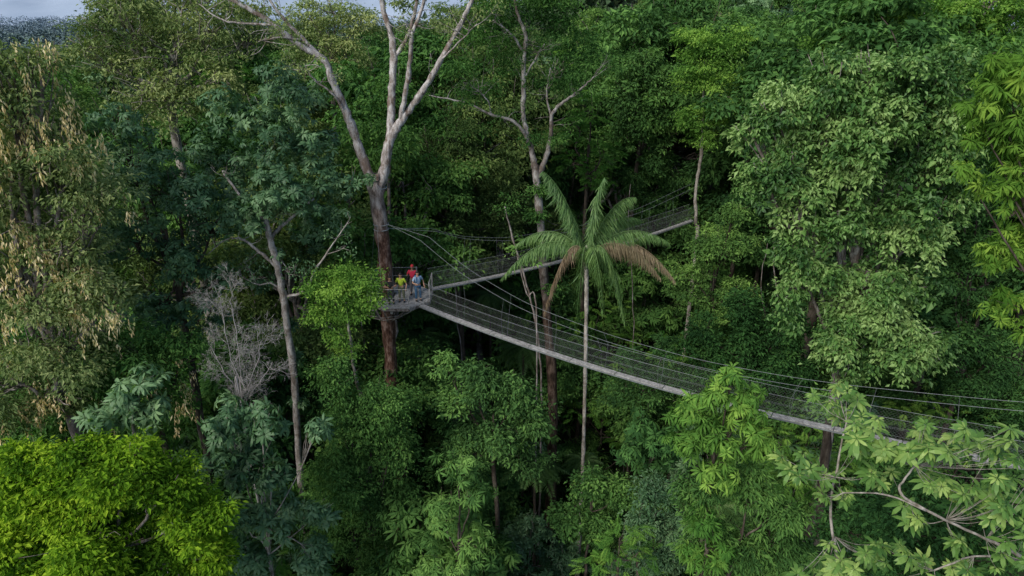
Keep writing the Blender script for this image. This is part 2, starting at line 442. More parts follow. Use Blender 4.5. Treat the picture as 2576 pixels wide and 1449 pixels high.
mf, nt, N, L_ = new_mat('far_canopy_haze_tint')
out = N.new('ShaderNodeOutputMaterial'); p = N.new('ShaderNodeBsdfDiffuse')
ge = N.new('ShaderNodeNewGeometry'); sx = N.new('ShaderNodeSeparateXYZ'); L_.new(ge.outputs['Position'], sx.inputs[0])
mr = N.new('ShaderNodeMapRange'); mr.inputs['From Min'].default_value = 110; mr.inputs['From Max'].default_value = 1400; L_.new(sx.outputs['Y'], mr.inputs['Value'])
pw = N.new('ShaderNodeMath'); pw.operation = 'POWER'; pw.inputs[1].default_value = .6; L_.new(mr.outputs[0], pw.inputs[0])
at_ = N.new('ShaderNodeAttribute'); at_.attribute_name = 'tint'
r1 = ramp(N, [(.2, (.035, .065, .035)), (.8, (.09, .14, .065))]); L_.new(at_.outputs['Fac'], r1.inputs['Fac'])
mx = N.new('ShaderNodeMix'); mx.data_type = 'RGBA'; L_.new(pw.outputs[0], mx.inputs['Factor']); L_.new(r1.outputs['Color'], mx.inputs['A']); mx.inputs['B'].default_value = (.25, .33, .43, 1)  # aerial haze painted into leaf colour, bluer with world Y
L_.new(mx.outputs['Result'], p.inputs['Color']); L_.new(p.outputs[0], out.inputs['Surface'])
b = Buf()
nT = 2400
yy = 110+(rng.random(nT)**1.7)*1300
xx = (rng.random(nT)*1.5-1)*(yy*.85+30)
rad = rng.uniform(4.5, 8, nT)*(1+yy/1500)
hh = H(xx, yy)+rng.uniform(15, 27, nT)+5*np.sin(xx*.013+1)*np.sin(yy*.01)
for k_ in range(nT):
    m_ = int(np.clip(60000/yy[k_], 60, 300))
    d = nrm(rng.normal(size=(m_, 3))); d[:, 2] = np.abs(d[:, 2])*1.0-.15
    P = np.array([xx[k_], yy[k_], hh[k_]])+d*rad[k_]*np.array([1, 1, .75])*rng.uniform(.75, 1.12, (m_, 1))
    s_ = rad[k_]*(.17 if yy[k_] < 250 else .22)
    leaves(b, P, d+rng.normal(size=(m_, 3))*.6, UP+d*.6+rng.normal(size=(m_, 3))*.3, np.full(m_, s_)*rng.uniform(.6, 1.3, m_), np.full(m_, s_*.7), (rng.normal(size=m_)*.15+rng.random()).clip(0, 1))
o = link('far_forest', b.mesh('far_forest', mf)); o['kind'] = 'stuff'; o['label'] = 'continuous haze-tinted rainforest canopy stretching to the horizon'; o['category'] = 'forest'

# ------------------------------------------------------------ hero trees
TY = 37.2
TX = -7.45
paths = [
 ([(TX-.05, TY, -0.5), (TX-.05, TY, 2), (TX, TY, 10), (-7.48, TY, 19.6), (-7.45, TY, 24), (-7.42, TY, 27.5), at(943, 470, TY), at(940, 440, TY)], [1.1, .75, .52, .42, .39, .39, .45, .40]),
 (px_path(TY, [(948, 500), (925, 430), (895, 350), (872, 285, -.2), (835, 200, -.4), (815, 150, -.5), (755, 115, -.6), (690, 62, -.8), (630, 25, -1), (560, -12, -1)]), [.34, .27, .24, .22, .19, .17, .15, .13, .11, .09]),
 (px_path(TY, [(815, 155, -.5), (760, 95, 0), (700, 30, .3), (640, -60, .3)]), [.12, .10, .07, .05]),
 (px_path(TY, [(760, 100, -.6), (700, 95, -1), (650, 105, -1.3)]), [.06, .04, .02]),
 (px_path(TY, [(950, 500), (966, 430, .1), (982, 350, .2), (1012, 300, .3), (1045, 255, .3), (1085, 195, .2), (1125, 120, 0), (1160, 60, 0), (1190, -10, 0), (1215, -90, 0)]), [.32, .28, .26, .21, .17, .15, .13, .12, .10, .08]),
 (px_path(TY, [(980, 360, .2), (984, 290, .5), (986, 220, .6), (990, 150, .7), (985, 90, .8), (965, 30, .9), (955, -40, 1)]), [.22, .21, .20, .19, .16, .14, .12]),
 (px_path(TY, [(988, 150, .7), (1010, 120, .8), (1030, 80, .9), (1045, 20, .9), (1060, -60, 1)]), [.12, .11, .10, .09, .07]),
 (px_path(TY, [(1006, 310, .3), (1020, 230, 0), (1032, 150, -.2), (1036, 90, -.3), (1062, 20, -.4), (1075, -60, -.4)]), [.14, .13, .12, .10, .09, .07]),
 (px_path(TY, [(872, 290, -.2), (840, 240, -.8), (790, 200, -1.2), (765, 160, -1.5)]), [.08, .06, .04, .02]),
 (px_path(TY, [(1110, 150, 0), (1150, 110, -.6), (1200, 60, -.9)]), [.05, .04, .02]),
 (px_path(TY, [(690, 62, -.8), (640, 60, -1), (560, 50, -1.2), (500, 10, -1.2)]), [.07, .05, .04, .02]),
]
topb = [(at(560, -120, TY-1), np.array([3.0, 3.2, 1.6])), (at(960, -240, TY+1), np.array([3.4, 3.4, 2.2])), (at(1230, -190, TY), np.array([2.8, 3., 1.8])), (at(730, -180, TY), np.array([2.8, 3., 1.6])), (at(640, 25, TY), np.array([1.0, .8, .4])), (at(1010, 0, TY+1.5), np.array([1.0, .8, .5]))]
build_tree('tree', 'giant pale-limbed tree with reddish lower trunk carrying the platform', (TX, TY), topb, 'gold', 'bark_big', paths=paths, skel=False, spray=7, spray_leaf=.35, spray_kw=dict(start=.55, r=.022), dens=1.1, lpc=20, L=.2, W=.09)

Y2 = 44.
paths = [
 ([at(1392, 1060, Y2)*[1, 1, 0]+[0, 0, H(2.6, Y2)-.4], at(1390, 1000, Y2), at(1376, 800, Y2), at(1362, 600, Y2), at(1350, 450, Y2), at(1342, 400, Y2)], [.5, .36, .31, .26, .25, .21]),
 (px_path(Y2, [(1350, 440), (1335, 370), (1318, 300, .3), (1317, 230, .4), (1318, 150, .5), (1322, 90, .5), (1300, 30, .5), (1290, -40, .5)]), [.19, .17, .15, .14, .12, .11, .09, .07]),
 (px_path(Y2, [(1335, 370), (1312, 325, -.4), (1280, 300, -.6), (1235, 288, -.8), (1170, 258, -1), (1080, 240, -1.2)]), [.13, .11, .10, .08, .05, .03]),
 (px_path(Y2, [(1350, 450), (1372, 400), (1386, 340, -.2), (1390, 285, -.3), (1420, 255, -.5), (1460, 225, -.6), (1500, 190, -.8)]), [.2, .16, .13, .11, .09, .06, .03]),
 (px_path(Y2, [(1388, 300, -.3), (1375, 240, 0), (1385, 170, .2)]), [.08, .05, .03]),
 (px_path(Y2, [(1318, 130, .5), (1280, 80, 0), (1240, 50, 0)]), [.08, .06, .03]),
 (px_path(Y2, [(1318, 200, .4), (1345, 150, .6), (1370, 110, .8)]), [.06, .05, .03]),
 (px_path(Y2, [(1235, 288, -.8), (1225, 250, -1), (1190, 220, -1.2)]), [.05, .04, .02]),
]
b2 = bl(45.5, [(1400, 40, 75), (1450, 120, 75), (1500, 165, 45, -1), (1250, 90, 60), (1330, -20, 90), (1160, 150, 60, 1), (1240, 10, 70), (1390, 190, 40), (1180, 240, 35, -2), (1270, 170, 36, .5), (1430, 210, 35, -1.3), (1230, 220, 30, -1)])
b2 += bl(44.2, [(1372, 620, 16, -.5), (1350, 540, 14, -.4), (1385, 720, 18, -.5), (1360, 480, 14, -.4), (1340, 350, 14, -.3), (1400, 350, 12, -.3)])
build_tree('tree', 'tall mottled grey tree with forked limbs and leafy sprays', (at(1392, 1060, Y2)[0], Y2), b2, 'mid', 'bark_second', paths=paths, skel=False, spray=9, spray_leaf=.6, spray_kw=dict(start=.35, r=.02), dens=2.2, lpc=24, L=.2, W=.09)

Y3 = 33.
bx = at(765, 1300, Y3)
paths = [
 ([np.array([bx[0], Y3, -.4]), at(768, 1300, Y3), at(752, 1150, Y3), at(740, 950, Y3), at(722, 820, Y3), at(712, 740, Y3), at(695, 660, Y3), at(680, 600, Y3), at(668, 555, Y3), at(660, 500, Y3+.6)], [.34, .22, .20, .19, .19, .20, .18, .18, .15, .1]),
 (px_path(Y3, [(696, 672), (660, 640), (615, 605), (570, 602), (522, 640)]), [.10, .08, .06, .04, .02]),
 (px_path(Y3, [(718, 745), (760, 735), (795, 680), (830, 625), (875, 560)]), [.09, .07, .06, .04, .02]),
 (px_path(Y3, [(712, 730), (680, 712), (645, 715), (600, 690)]), [.06, .05, .03, .02]),
 (px_path(Y3, [(728, 720), (728, 670)]), [.04, .03]),
 (px_path(Y3, [(680, 600), (720, 560, .8), (790, 500, 1.5)]), [.11, .08, .05]),
 (px_path(Y3, [(668, 560), (610, 500, .8), (560, 430, 2.)]), [.10, .07, .05]),
]
b3 = bl(36, [(680, 340, 105), (790, 400, 95), (640, 470, 95), (790, 520, 75), (560, 420, 90), (720, 250, 80), (860, 460, 60), (590, 300, 80), (670, 510, 60, -3.2), (590, 530, 50, -3), (740, 490, 55, -3), (700, 440, 70, -2), (840, 560, 45, -1), (620, 600, 45, 2), (780, 620, 50, 3), (640, 560, 34, -3.2), (590, 640, 50, 2), (660, 700, 45, 3)])
b3 += bl(33.3, [(744, 900, 16), (730, 820, 13), (752, 1010, 16), (700, 640, 16)])
build_tree('tree', 'grey-trunked tree with blue-green whorled foliage', (bx[0], Y3), b3, 'blue', 'bark_light', paths=paths, skel=False, style='whorl', spray=5, spray_leaf=.3, spray_kw=dict(r=.02), dens=4.6, L=.32, W=.11, droop=.4, k=9)

def tassels(rt, blobs, n, base, L=(.35, .8), thr=.35, shat=5):
    C, D, _ = clump_centres(shatter(blobs, shat), n, low=-.6, shell=.06)
    keep = (D[:, 1] < .45); C = C[keep]; D = D[keep]
    s = np.sin(C[:, 0]*1.3+C[:, 2]*.5)+np.sin(C[:, 2]*.9+1.0)+rng.normal(size=len(C))*.7
    C = C[s > thr]; D = D[s > thr]
    m = 14; idx = np.repeat(np.arange(len(C)), m); tot = len(idx)
    P = C[idx]+D[idx]*.5+rng.normal(size=(tot, 3))*[.07, .07, .24]
    T = np.array([0, 0, -1.])+rng.normal(size=(tot, 3))*.28
    b = Buf(); leaves(b, P, T, rng.normal(size=(tot, 3))+[0, -.5, .2], rng.uniform(L[0]*.4, L[1]*.4, tot), np.full(tot, .07), rng.random(tot), curl=0)
    o = link('seed_tassels', b.mesh('seed_tassels', M['pods'], base), rt); o['kind'] = 'stuff'

bb = bl(28, [(60, 250, 120), (30, 440, 150), (160, 400, 100), (190, 620, 105), (70, 700, 150), (235, 520, 80), (190, 880, 100), (-140, 500, 220), (20, 950, 140), (265, 760, 70), (110, 150, 55), (20, 170, 70), (150, 1010, 60)])
base = (at(150, 1000, 28)[0], 29.)
rt = build_tree('tree', 'broad olive tree hung with cream-yellow drying seed tassels', base, bb, 'gold', 'bark_grey', r=.36, twigs=10, dens=2.8, lpc=30, L=.2, W=.09, droop=.5)
tassels(rt, bb, 3.4, np.array([base[0], base[1], float(H(*base))]), thr=.25)
bb = bl(40, [(330, 70, 95), (430, 130, 100), (270, 170, 90), (540, 60, 85), (440, 260, 100), (560, 190, 75), (360, 230, 85), (250, 70, 60), (640, 100, 60, 2), (460, 20, 70), (300, 20, 60), (200, 120, 40)])
build_tree('tree', 'high-crowned olive-green tree with thin twisting branches', (at(400, 300, 40)[0], 41), bb, 'gold', 'bark_pale', r=.3, twigs=14, dens=2.4, lpc=26, L=.2, W=.09)
bb = bl(64, [(270, 25, 60), (350, 5, 65), (440, 0, 70), (530, 0, 65), (600, 40, 50), (400, 80, 70), (520, 90, 70)])
build_tree('tree', 'tall olive rainforest tree rising above the ridge line', (at(420, 100, 64)[0], 65), bb, 'gold', 'bark_grey', r=.35, dens=1.9, lpc=26, L=.25, W=.11)
bb = bl(60, [(770, 35, 55), (840, 30, 60), (900, 60, 55), (800, 110, 65), (740, 90, 50), (880, 140, 60)])
build_tree('tree', 'tall golden-olive tree standing between bare limbs', (at(830, 100, 60)[0], 61), bb, 'gold', 'bark_grey', r=.3, dens=2.0, lpc=26, L=.23, W=.1)
bb = bl(62, [(1130, 55, 60), (1200, 20, 60), (1080, 110, 60), (1180, 130, 65), (1020, 90, 50)])
build_tree('tree', 'tall mid-green rainforest tree with ragged top', (at(1130, 100, 62)[0], 63), bb, 'olive', 'bark_grey', r=.3, dens=2.0, lpc=26, L=.23, W=.1)
bb = bl(33, [(340, 400, 100), (450, 480, 100), (330, 600, 100), (470, 660, 85), (400, 770, 80), (540, 560, 70), (300, 300, 75), (520, 780, 60), (560, 700, 50)])
build_tree('tree', 'dense dark blue-green tree with whorled leaves', (at(420, 700, 33)[0], 34), bb, 'blue', 'bark_brown', r=.24, twigs=12, style='whorl', dens=5.2, L=.3, W=.1, droop=.35, shat=7)
bb = bl(30, [(330, 860, 80), (420, 920, 70), (280, 960, 70), (420, 1010, 70), (480, 860, 50), (370, 1060, 70), (240, 880, 60)])
b0 = (at(380, 960, 30)[0], 30.5)
rt = build_tree('tree', 'mid-height tree with cream seed tassels over dark leaves', b0, bb, 'mid', 'bark_brown', r=.18, twigs=9, dens=2.8, lpc=26, L=.2, W=.09, droop=.5)
tassels(rt, bb, 1.8, np.array([b0[0], b0[1], float(H(*b0))]), thr=.6)

bb = bl(20, [(130, 1225, 110), (290, 1190, 105), (420, 1215, 80), (490, 1310, 85), (260, 1370, 170), (60, 1390, 130), (430, 1420, 115), (205, 1140, 55), (50, 1170, 60), (-120, 1320, 140), (350, 1135, 45), (545, 1400, 50), (170, 1300, 100)])
build_tree('tree', 'sunlit yellow-green broadleaf tree with dense lumpy crown', (at(250, 1400, 20)[0], 20), bb, 'bright', 'bark_grey', r=.2, twigs=5, dens=10., lpc=22, L=.17, W=.085, cr=.32, droop=.35, shell=.16, shat=7, bvar=.2, sh_kw=dict(lo=.3, hi=.5, flat=.8))

bb = bl(25, [(570, 1050, 60), (660, 1060, 55), (620, 1170, 75), (600, 1290, 70), (690, 1300, 60), (620, 1400, 70), (690, 1180, 45), (800, 1290, 45), (790, 1400, 50), (800, 1080, 32)])
build_tree('tree', 'silvery blue-green tree with large whorled leaves', (at(650, 1300, 25)[0], 25), bb, 'blue', 'bark_pale', r=.1, twigs=8, style='whorl', dens=6.5, L=.42, W=.12, droop=.45, k=9)
bb = bl(25, [(310, 990, 50), (370, 950, 36), (270, 1040, 45), (370, 1040, 50)])
build_tree('tree', 'slender blue-green tree with drooping whorled leaves', (at(320, 1040, 25)[0], 25), bb, 'blue', 'bark_pale', r=.1, style='whorl', dens=6, L=.42, W=.12, droop=.5, k=9)
Yf = 32
bb = bl(Yf, [(855, 735, 60), (800, 718, 40), (918, 712, 40), (885, 785, 46), (815, 785, 38), (938, 750, 30), (862, 690, 36), (845, 840, 34), (880, 880, 30)], .8)
pth = [(px_path(Yf, [(870, 760), (882, 860), (890, 920), (910, 1010), (922, 1100)])+[np.array([at(922, 1100, Yf)[0], Yf, 0])], [.05, .07, .08, .09, .1, .13]),
       (px_path(Yf, [(886, 870), (850, 835), (815, 815)]), [.04, .03, .02]), (px_path(Yf, [(876, 800), (840, 760), (810, 720)]), [.04, .03, .02]), (px_path(Yf, [(872, 780), (900, 740), (925, 715)]), [.04, .03, .02])]
build_tree('tree', 'small feathery light-green tree reaching the platform', (at(922, 1100, Yf)[0], Yf), bb, 'fresh', 'bark_pale', r=.06, paths=pth, skel=False, dens=8, lpc=22, L=.14, W=.06, cr=.42, droop=.3, shat=9)
bb = bl(30, [(850, 950, 65), (950, 990, 65), (880, 1060, 75), (980, 1110, 60), (890, 1190, 85), (970, 1260, 70), (880, 1330, 80), (960, 1400, 80), (1000, 1050, 40)])
build_tree('tree', 'vine-covered tree with fine mid-green cascading leaves', (at(910, 1200, 30)[0], 30), bb, 'mid', 'bark_brown', r=.16, dens=4.6, lpc=26, L=.16, W=.075, cr=.42, droop=.6, hang=3, shat=8)
bb = bl(32, [(1200, 950, 65), (1300, 990, 65), (1140, 1010, 55), (1250, 1070, 75), (1340, 1060, 50), (1120, 920, 36), (1190, 1140, 60), (1330, 1150, 50)])
build_tree('tree', 'round dark-green broadleaf tree below the hanging bridge', (at(1240, 1050, 32)[0], 32), bb, 'dark', 'bark_brown', r=.16, dens=4.4, lpc=22, L=.21, W=.10, cr=.45)
bb = bl(25, [(1150, 1170, 45), (1200, 1240, 45), (1120, 1280, 55), (1190, 1350, 65), (1110, 1410, 60)])
build_tree('tree', 'tree with long glossy whorled green leaves', (at(1160, 1300, 25)[0], 25), bb, 'mid', 'bark_brown', r=.12, style='whorl', dens=5.5, L=.36, W=.08, droop=.55, k=10)
bb = bl(24, [(1560, 1350, 50), (1540, 1410, 60), (1600, 1400, 40)])
build_tree('tree_fern', 'bright green feathery tree fern', (at(1555, 1400, 24)[0], 24), bb, 'fresh', 'bark_brown', r=.1, cat='fern', style='frond', dens=3.6, L=.6, W=.26, droop=.3)
bb = bl(29, [(1630, 1080, 50), (1600, 1130, 50), (1680, 1120, 45), (1650, 1180, 55)])
build_tree('tree', 'dark umbrella-leaved understorey tree', (at(1640, 1120, 29)[0], 29), bb, 'dark', 'bark_brown', r=.1, style='whorl', dens=5, L=.42, W=.12, droop=.7, k=9)
bb = bl(27, [(1650, 1250, 50), (1620, 1310, 50), (1690, 1330, 50), (1640, 1400, 55)])
build_tree('tree', 'slim blue-green understorey tree', (at(1650, 1300, 27)[0], 27), bb, 'blue', 'bark_brown', r=.1, dens=6, lpc=22, L=.18, W=.085, cr=.4)
bb = bl(31, [(1480, 1210, 50), (1560, 1230, 50), (1420, 1290, 55), (1500, 1310, 50)])
build_tree('tree', 'low mid-green tree with loose round leaves', (at(1490, 1280, 31)[0], 31), bb, 'mid', 'bark_brown', r=.1, dens=4.5, lpc=20, L=.22, W=.12, cr=.42)
bb = bl(21.5, [(1800, 985, 48), (1865, 1040, 50), (1735, 1020, 42), (1790, 1090, 55), (1880, 1120, 48), (1725, 1110, 44), (1800, 1180, 46), (1840, 940, 32), (1890, 990, 30)])
build_tree('tree', 'tufted tree with long glossy strap leaves beside the bridge', (at(1800, 1080, 21.5)[0], 21.5), bb, 'fresh', 'bark_brown', r=.1, style='whorl', dens=9, L=.40, W=.08, droop=.85, k=12, shat=7)
bb = bl(22, [(1760, 1260, 60), (1880, 1230, 65), (1960, 1280, 60), (1780, 1360, 65), (1890, 1370, 75), (1970, 1390, 55)])
build_tree('tree', 'leafy mid-green tree with long drooping leaves', (at(1850, 1300, 22)[0], 22), bb, 'mid', 'bark_brown', r=.12, dens=7, lpc=24, L=.22, W=.07, cr=.4, droop=.7)
bb = bl(21, [(1770, 1310, 45), (1800, 1390, 50), (1740, 1400, 35)])
build_tree('tree', 'low tufted tree with strap-leaf rosettes', (at(1780, 1380, 21)[0], 21), bb, 'fresh', 'bark_brown', r=.08, style='whorl', dens=6, L=.38, W=.075, droop=.6, k=12)
bb = bl(49, [(1080, 380, 75), (1160, 350, 70), (1050, 480, 65), (1140, 480, 80), (1220, 430, 60), (1080, 580, 55), (1220, 530, 65), (1160, 590, 55), (1270, 560, 45)])
build_tree('tree', 'fine-leaved olive-green tree with rounded tiers', (at(1140, 500, 49)[0], 50), bb, 'olive', 'bark_brown', r=.25, dens=3.2, lpc=26, L=.18, W=.085, cr=.5, droop=.5)
bb = bl(52, [(1480, 270, 50), (1460, 330, 60), (1520, 380, 50), (1440, 410, 45), (1500, 440, 50)])
build_tree('tree', 'bright fern-leaved tree standing against dark forest', (at(1480, 380, 52)[0], 53), bb, 'fresh', 'bark_brown', r=.2, style='frond', dens=1.5, L=.8, W=.5, droop=.35)
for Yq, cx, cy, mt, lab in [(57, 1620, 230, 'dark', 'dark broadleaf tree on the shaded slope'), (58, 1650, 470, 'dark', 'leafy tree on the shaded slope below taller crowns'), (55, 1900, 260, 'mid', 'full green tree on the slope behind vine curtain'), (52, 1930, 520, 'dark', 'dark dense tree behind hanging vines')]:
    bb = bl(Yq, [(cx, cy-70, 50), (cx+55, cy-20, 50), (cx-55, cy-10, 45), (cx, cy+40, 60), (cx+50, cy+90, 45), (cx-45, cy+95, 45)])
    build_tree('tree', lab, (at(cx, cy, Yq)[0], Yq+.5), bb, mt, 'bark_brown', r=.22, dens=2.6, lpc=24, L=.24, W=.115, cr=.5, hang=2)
Y5 = 51.
bb = bl(Y5, [(1760, 120, 60), (1820, 190, 65), (1730, 200, 50), (1800, 280, 60), (1740, 300, 45), (1850, 110, 45), (1770, 350, 36)])
pth = [([np.array([at(1750, 570, Y5)[0], Y5, 3]), at(1750, 640, Y5), at(1751, 560, Y5), at(1750, 480, Y5), at(1762, 400, Y5), at(1768, 300, Y5), at(1772, 150, Y5)], [.18, .14, .13, .12, .12, .10, .05])]
build_tree('tree', 'slender pale-trunked tree with light green crown by the bridge end', (at(1750, 570, Y5)[0], Y5), bb, 'fresh', 'bark_pale', paths=pth, r=.1, skel=False, dens=2.8, lpc=26, L=.2, W=.09, cr=.5)
bb = bl(46, [(1770, 620, 45), (1820, 620, 60), (1750, 700, 55), (1850, 720, 55), (1800, 780, 55), (1850, 530, 40), (1700, 690, 34)])
build_tree('tree', 'leafy green tree crowding the bridge end', (at(1800, 700, 46)[0], 46.5), bb, 'mid', 'bark_brown', r=.18, dens=3.4, lpc=24, L=.2, W=.095, cr=.45)
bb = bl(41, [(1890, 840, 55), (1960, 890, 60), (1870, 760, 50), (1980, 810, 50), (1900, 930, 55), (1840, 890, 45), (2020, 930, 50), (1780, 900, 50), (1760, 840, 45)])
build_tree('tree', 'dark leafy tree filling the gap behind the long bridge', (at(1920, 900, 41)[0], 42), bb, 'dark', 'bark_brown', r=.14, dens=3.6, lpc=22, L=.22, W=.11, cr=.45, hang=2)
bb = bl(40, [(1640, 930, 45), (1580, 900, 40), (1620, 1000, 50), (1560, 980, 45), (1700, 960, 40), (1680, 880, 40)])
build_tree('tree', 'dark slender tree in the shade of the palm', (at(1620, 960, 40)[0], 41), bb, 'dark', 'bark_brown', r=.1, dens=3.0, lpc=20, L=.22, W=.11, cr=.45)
bb = bl(34, [(2090, 180, 70), (2190, 185, 85), (2330, 215, 90), (1950, 280, 60), (2050, 300, 75), (1880, 315, 36), (1950, 400, 50), (2150, 360, 95), (2310, 370, 85), (2010, 500, 60), (2110, 530, 78), (2260, 545, 85), (2060, 680, 58), (2180, 710, 78), (2310, 700, 55), (2110, 830, 52), (2230, 850, 68), (2340, 870, 50), (2140, 920, 36), (2390, 500, 45), (1990, 610, 34), (1980, 730, 24), (2400, 290, 60), (1900, 420, 28), (2420, 400, 40)])
build_tree('tree', 'huge tree smothered in cascading grey-green vines', (at(2180, 900, 34)[0], 36), bb, 'drape', 'bark_grey', r=.36, dens=3.5, lpc=24, L=.23, W=.13, cr=.42, droop=.6, low=-.8, shat=5, hang=4, bvar=.2, shell=.14, sh_kw=dict(lo=.4, hi=.68, flat=.75))
bb = bl(38, [(2440, 330, 60), (2470, 480, 60), (2450, 620, 60), (2480, 760, 65), (2420, 850, 60), (2500, 900, 70), (2440, 960, 60), (2540, 1000, 60), (2400, 700, 45)])
build_tree('tree', 'dark green leafy tree beside the vine-smothered giant', (at(2460, 900, 38)[0], 39), bb, 'dark', 'bark_brown', r=.2, dens=3.4, lpc=24, L=.21, W=.10, cr=.45, hang=3)
bb = bl(21, [(2530, 190, 75), (2590, 320, 95), (2480, 330, 55), (2430, 440, 45), (2520, 470, 60), (2560, 620, 60), (2500, 640, 40), (2540, 780, 55), (2600, 830, 50), (2640, 500, 100), (2500, 250, 60), (2560, 400, 60)])
build_tree('tree', 'yellow-green tree with long drooping strap leaves', (22.3, 18.2), bb, 'lime', 'bark_brown', r=.22, twigs=1, limb=.2, style='whorl', dens=8., L=.33, W=.065, droop=.9, k=11, shat=9)
bb = bl(48, [(2330, 40, 100), (2200, 60, 80), (2450, 90, 100), (2100, 90, 60), (2560, 30, 100), (2300, 150, 70), (2480, 200, 80), (2520, -20, 80)])
build_tree('tree', 'tall bright-topped rainforest tree on the slope', (at(2330, 100, 48)[0], 49), bb, 'fresh', 'bark_grey', r=.35, dens=2.5, lpc=24, L=.24, W=.11, cr=.55)
for Yq, lst, mt, lab in [(19.5, [(2250, 1290, 60), (2340, 1340, 70), (2440, 1310, 60), (2280, 1410, 75), (2420, 1430, 70), (2540, 1380, 60)], 'dark', 'dark leafy shrub tree beneath palmate branches'),
                         (22, [(2120, 1330, 55), (2180, 1260, 50), (2080, 1400, 55), (2200, 1420, 60), (2330, 1230, 50), (2450, 1230, 50), (2550, 1260, 50)], 'dark', 'dense understorey tree under the bridge')]:
    bb = bl(Yq, lst)
    build_tree('tree', lab, (float(np.mean([q[0][0] for q in bb])), Yq+.3), bb, mt, 'bark_brown', r=.12, dens=5.5, lpc=22, L=.2, W=.10, cr=.4)
for nm, Y, pts, r in [('tree', 41, [(1270, 520), (1290, 600), (1320, 700), (1345, 800), (1358, 900), (1362, 1010)], .06),
                      ('tree', 27, [(2085, 1035), (2078, 1120), (2065, 1250), (2050, 1400)], .2),
                      ('tree', 36, [(1300, 640), (1325, 740), (1350, 830)], .045)]:
    pp = px_path(Y, pts); e = pp[-1].copy(); e[2] = float(H(e[0], Y))-.3; pp.append(e)
    lab = {41: 'thin leaning pale trunk with sparse top', 27: 'straight dark brown trunk under the bridge', 36: 'thin curved grey sapling'}[Y]
    top = pp[0]
    build_tree(nm, lab, (e[0], Y), [(top+[0, .3, .3], np.array([1.1, 1.1, .7])), (top+[.6, .5, -.3], np.array([.8, .8, .5]))], 'mid', 'bark_brown' if Y == 27 else 'bark_grey', paths=[(pp, [r*.6]+[r]*(len(pp)-2)+[r*1.3])], skel=False, shat=3, dens=1.6 if Y == 27 else 1.0, lpc=14, L=.2, W=.09)

# palmate foreground tree
Yc = 15.5
ctr = [(2000, 1165), (2060, 1195), (2110, 1235), (2130, 1100), (2170, 1130), (2095, 1010, 1), (2150, 1045, 1), (2120, 985, 1), (2220, 1190), (2290, 1085), (2340, 1100), (2370, 1190), (2440, 1150), (2510, 1140), (2520, 1210), (2570, 1270), (2490, 1290),
       (2400, 1240), (2300, 1290), (2250, 1400), (2160, 1420), (2200, 1380), (2100, 1395), (2340, 1430), (2540, 1420), (2440, 1425), (2560, 1350), (2390, 1385), (2060, 1430), (2600, 1180), (2620, 1330), (2480, 1230), (2330, 1160), (2200, 1080), (2400, 1120), (2560, 1100), (2250, 1130), (2470, 1100)]
tips = []
for c in ctr:
    for _ in range(4):
        tips.append(at(c[0]+rng.normal()*28, c[1]+rng.normal()*18, Yc+(c[2]*2 if len(c) > 2 else 0)+rng.normal()*.5))
tips = np.array(tips)
base = np.array([14.6, 15.8, float(H(14.6, 15.8))])
rt = root('tree', base, 'umbrella-leaved tree with big palmate leaves and pale branches', 'tree')
b = Buf()
hub = at(2640, 1460, Yc)
tube(b, [base-[0, 0, .4], base+[.1, 0, 8], base+[0, .1, 15], hub], [.28, .22, .17, .12], seg=9, wob=.02)
tube(b, px_path(Yc, [(2640, 1460), (2560, 1395, -.3), (2480, 1356, -.5), (2380, 1308, -.5), (2290, 1262, -.4), (2262, 1232, -.3), (2275, 1205, 0), (2302, 1172)]), [.1, .06, .045, .04, .037, .033, .03, .025], seg=8, wob=.008)
tube(b, px_path(Yc, [(2640, 1460), (2560, 1410, .3), (2450, 1400, .4), (2350, 1435, .3)]), [.08, .04, .03, .025], seg=8, wob=.008)
tube(b, px_path(Yc, [(2330, 1285, -.5), (2230, 1245, -.2), (2120, 1240, 0)]), [.03, .025, .015], seg=7, wob=.008)
tube(b, px_path(Yc, [(2120, 1460), (2090, 1300, .5), (2110, 1150, .8), (2130, 1060, 1.2)]), [.05, .04, .03, .02], seg=7, wob=.01)
nodes = np.array(px_path(Yc, [(2480, 1356), (2380, 1308), (2290, 1262), (2302, 1172), (2450, 1400), (2350, 1435), (2120, 1240), (2230, 1245), (2100, 1200), (2130, 1060, 1.2), (2560, 1395), (2100, 1350)]))
for t_ in tips:
    d = np.linalg.norm(nodes-t_, axis=1); k_ = d.argmin()
    tube(b, [nodes[k_], (nodes[k_]+t_)/2+[0, 0, -.12], t_], .009, .005, seg=4, sub=3)
link('trunk', b.mesh('trunk', M['bark_pale'], base, True), rt)
b = Buf(); A = nrm(UP*1.0+np.array([0, -.35, 0])+rng.normal(size=(len(tips), 3))*.3)
whorls(b, tips, A, 11, .36, .115, .45, rng.normal(size=len(tips))*.24+.5)
whorls(b, tips+[0, 0, .04], A, 8, .21, .075, .3, rng.normal(size=len(tips))*.2+.7)
link('crown', b.mesh('crown', M['palmate'], base), rt)

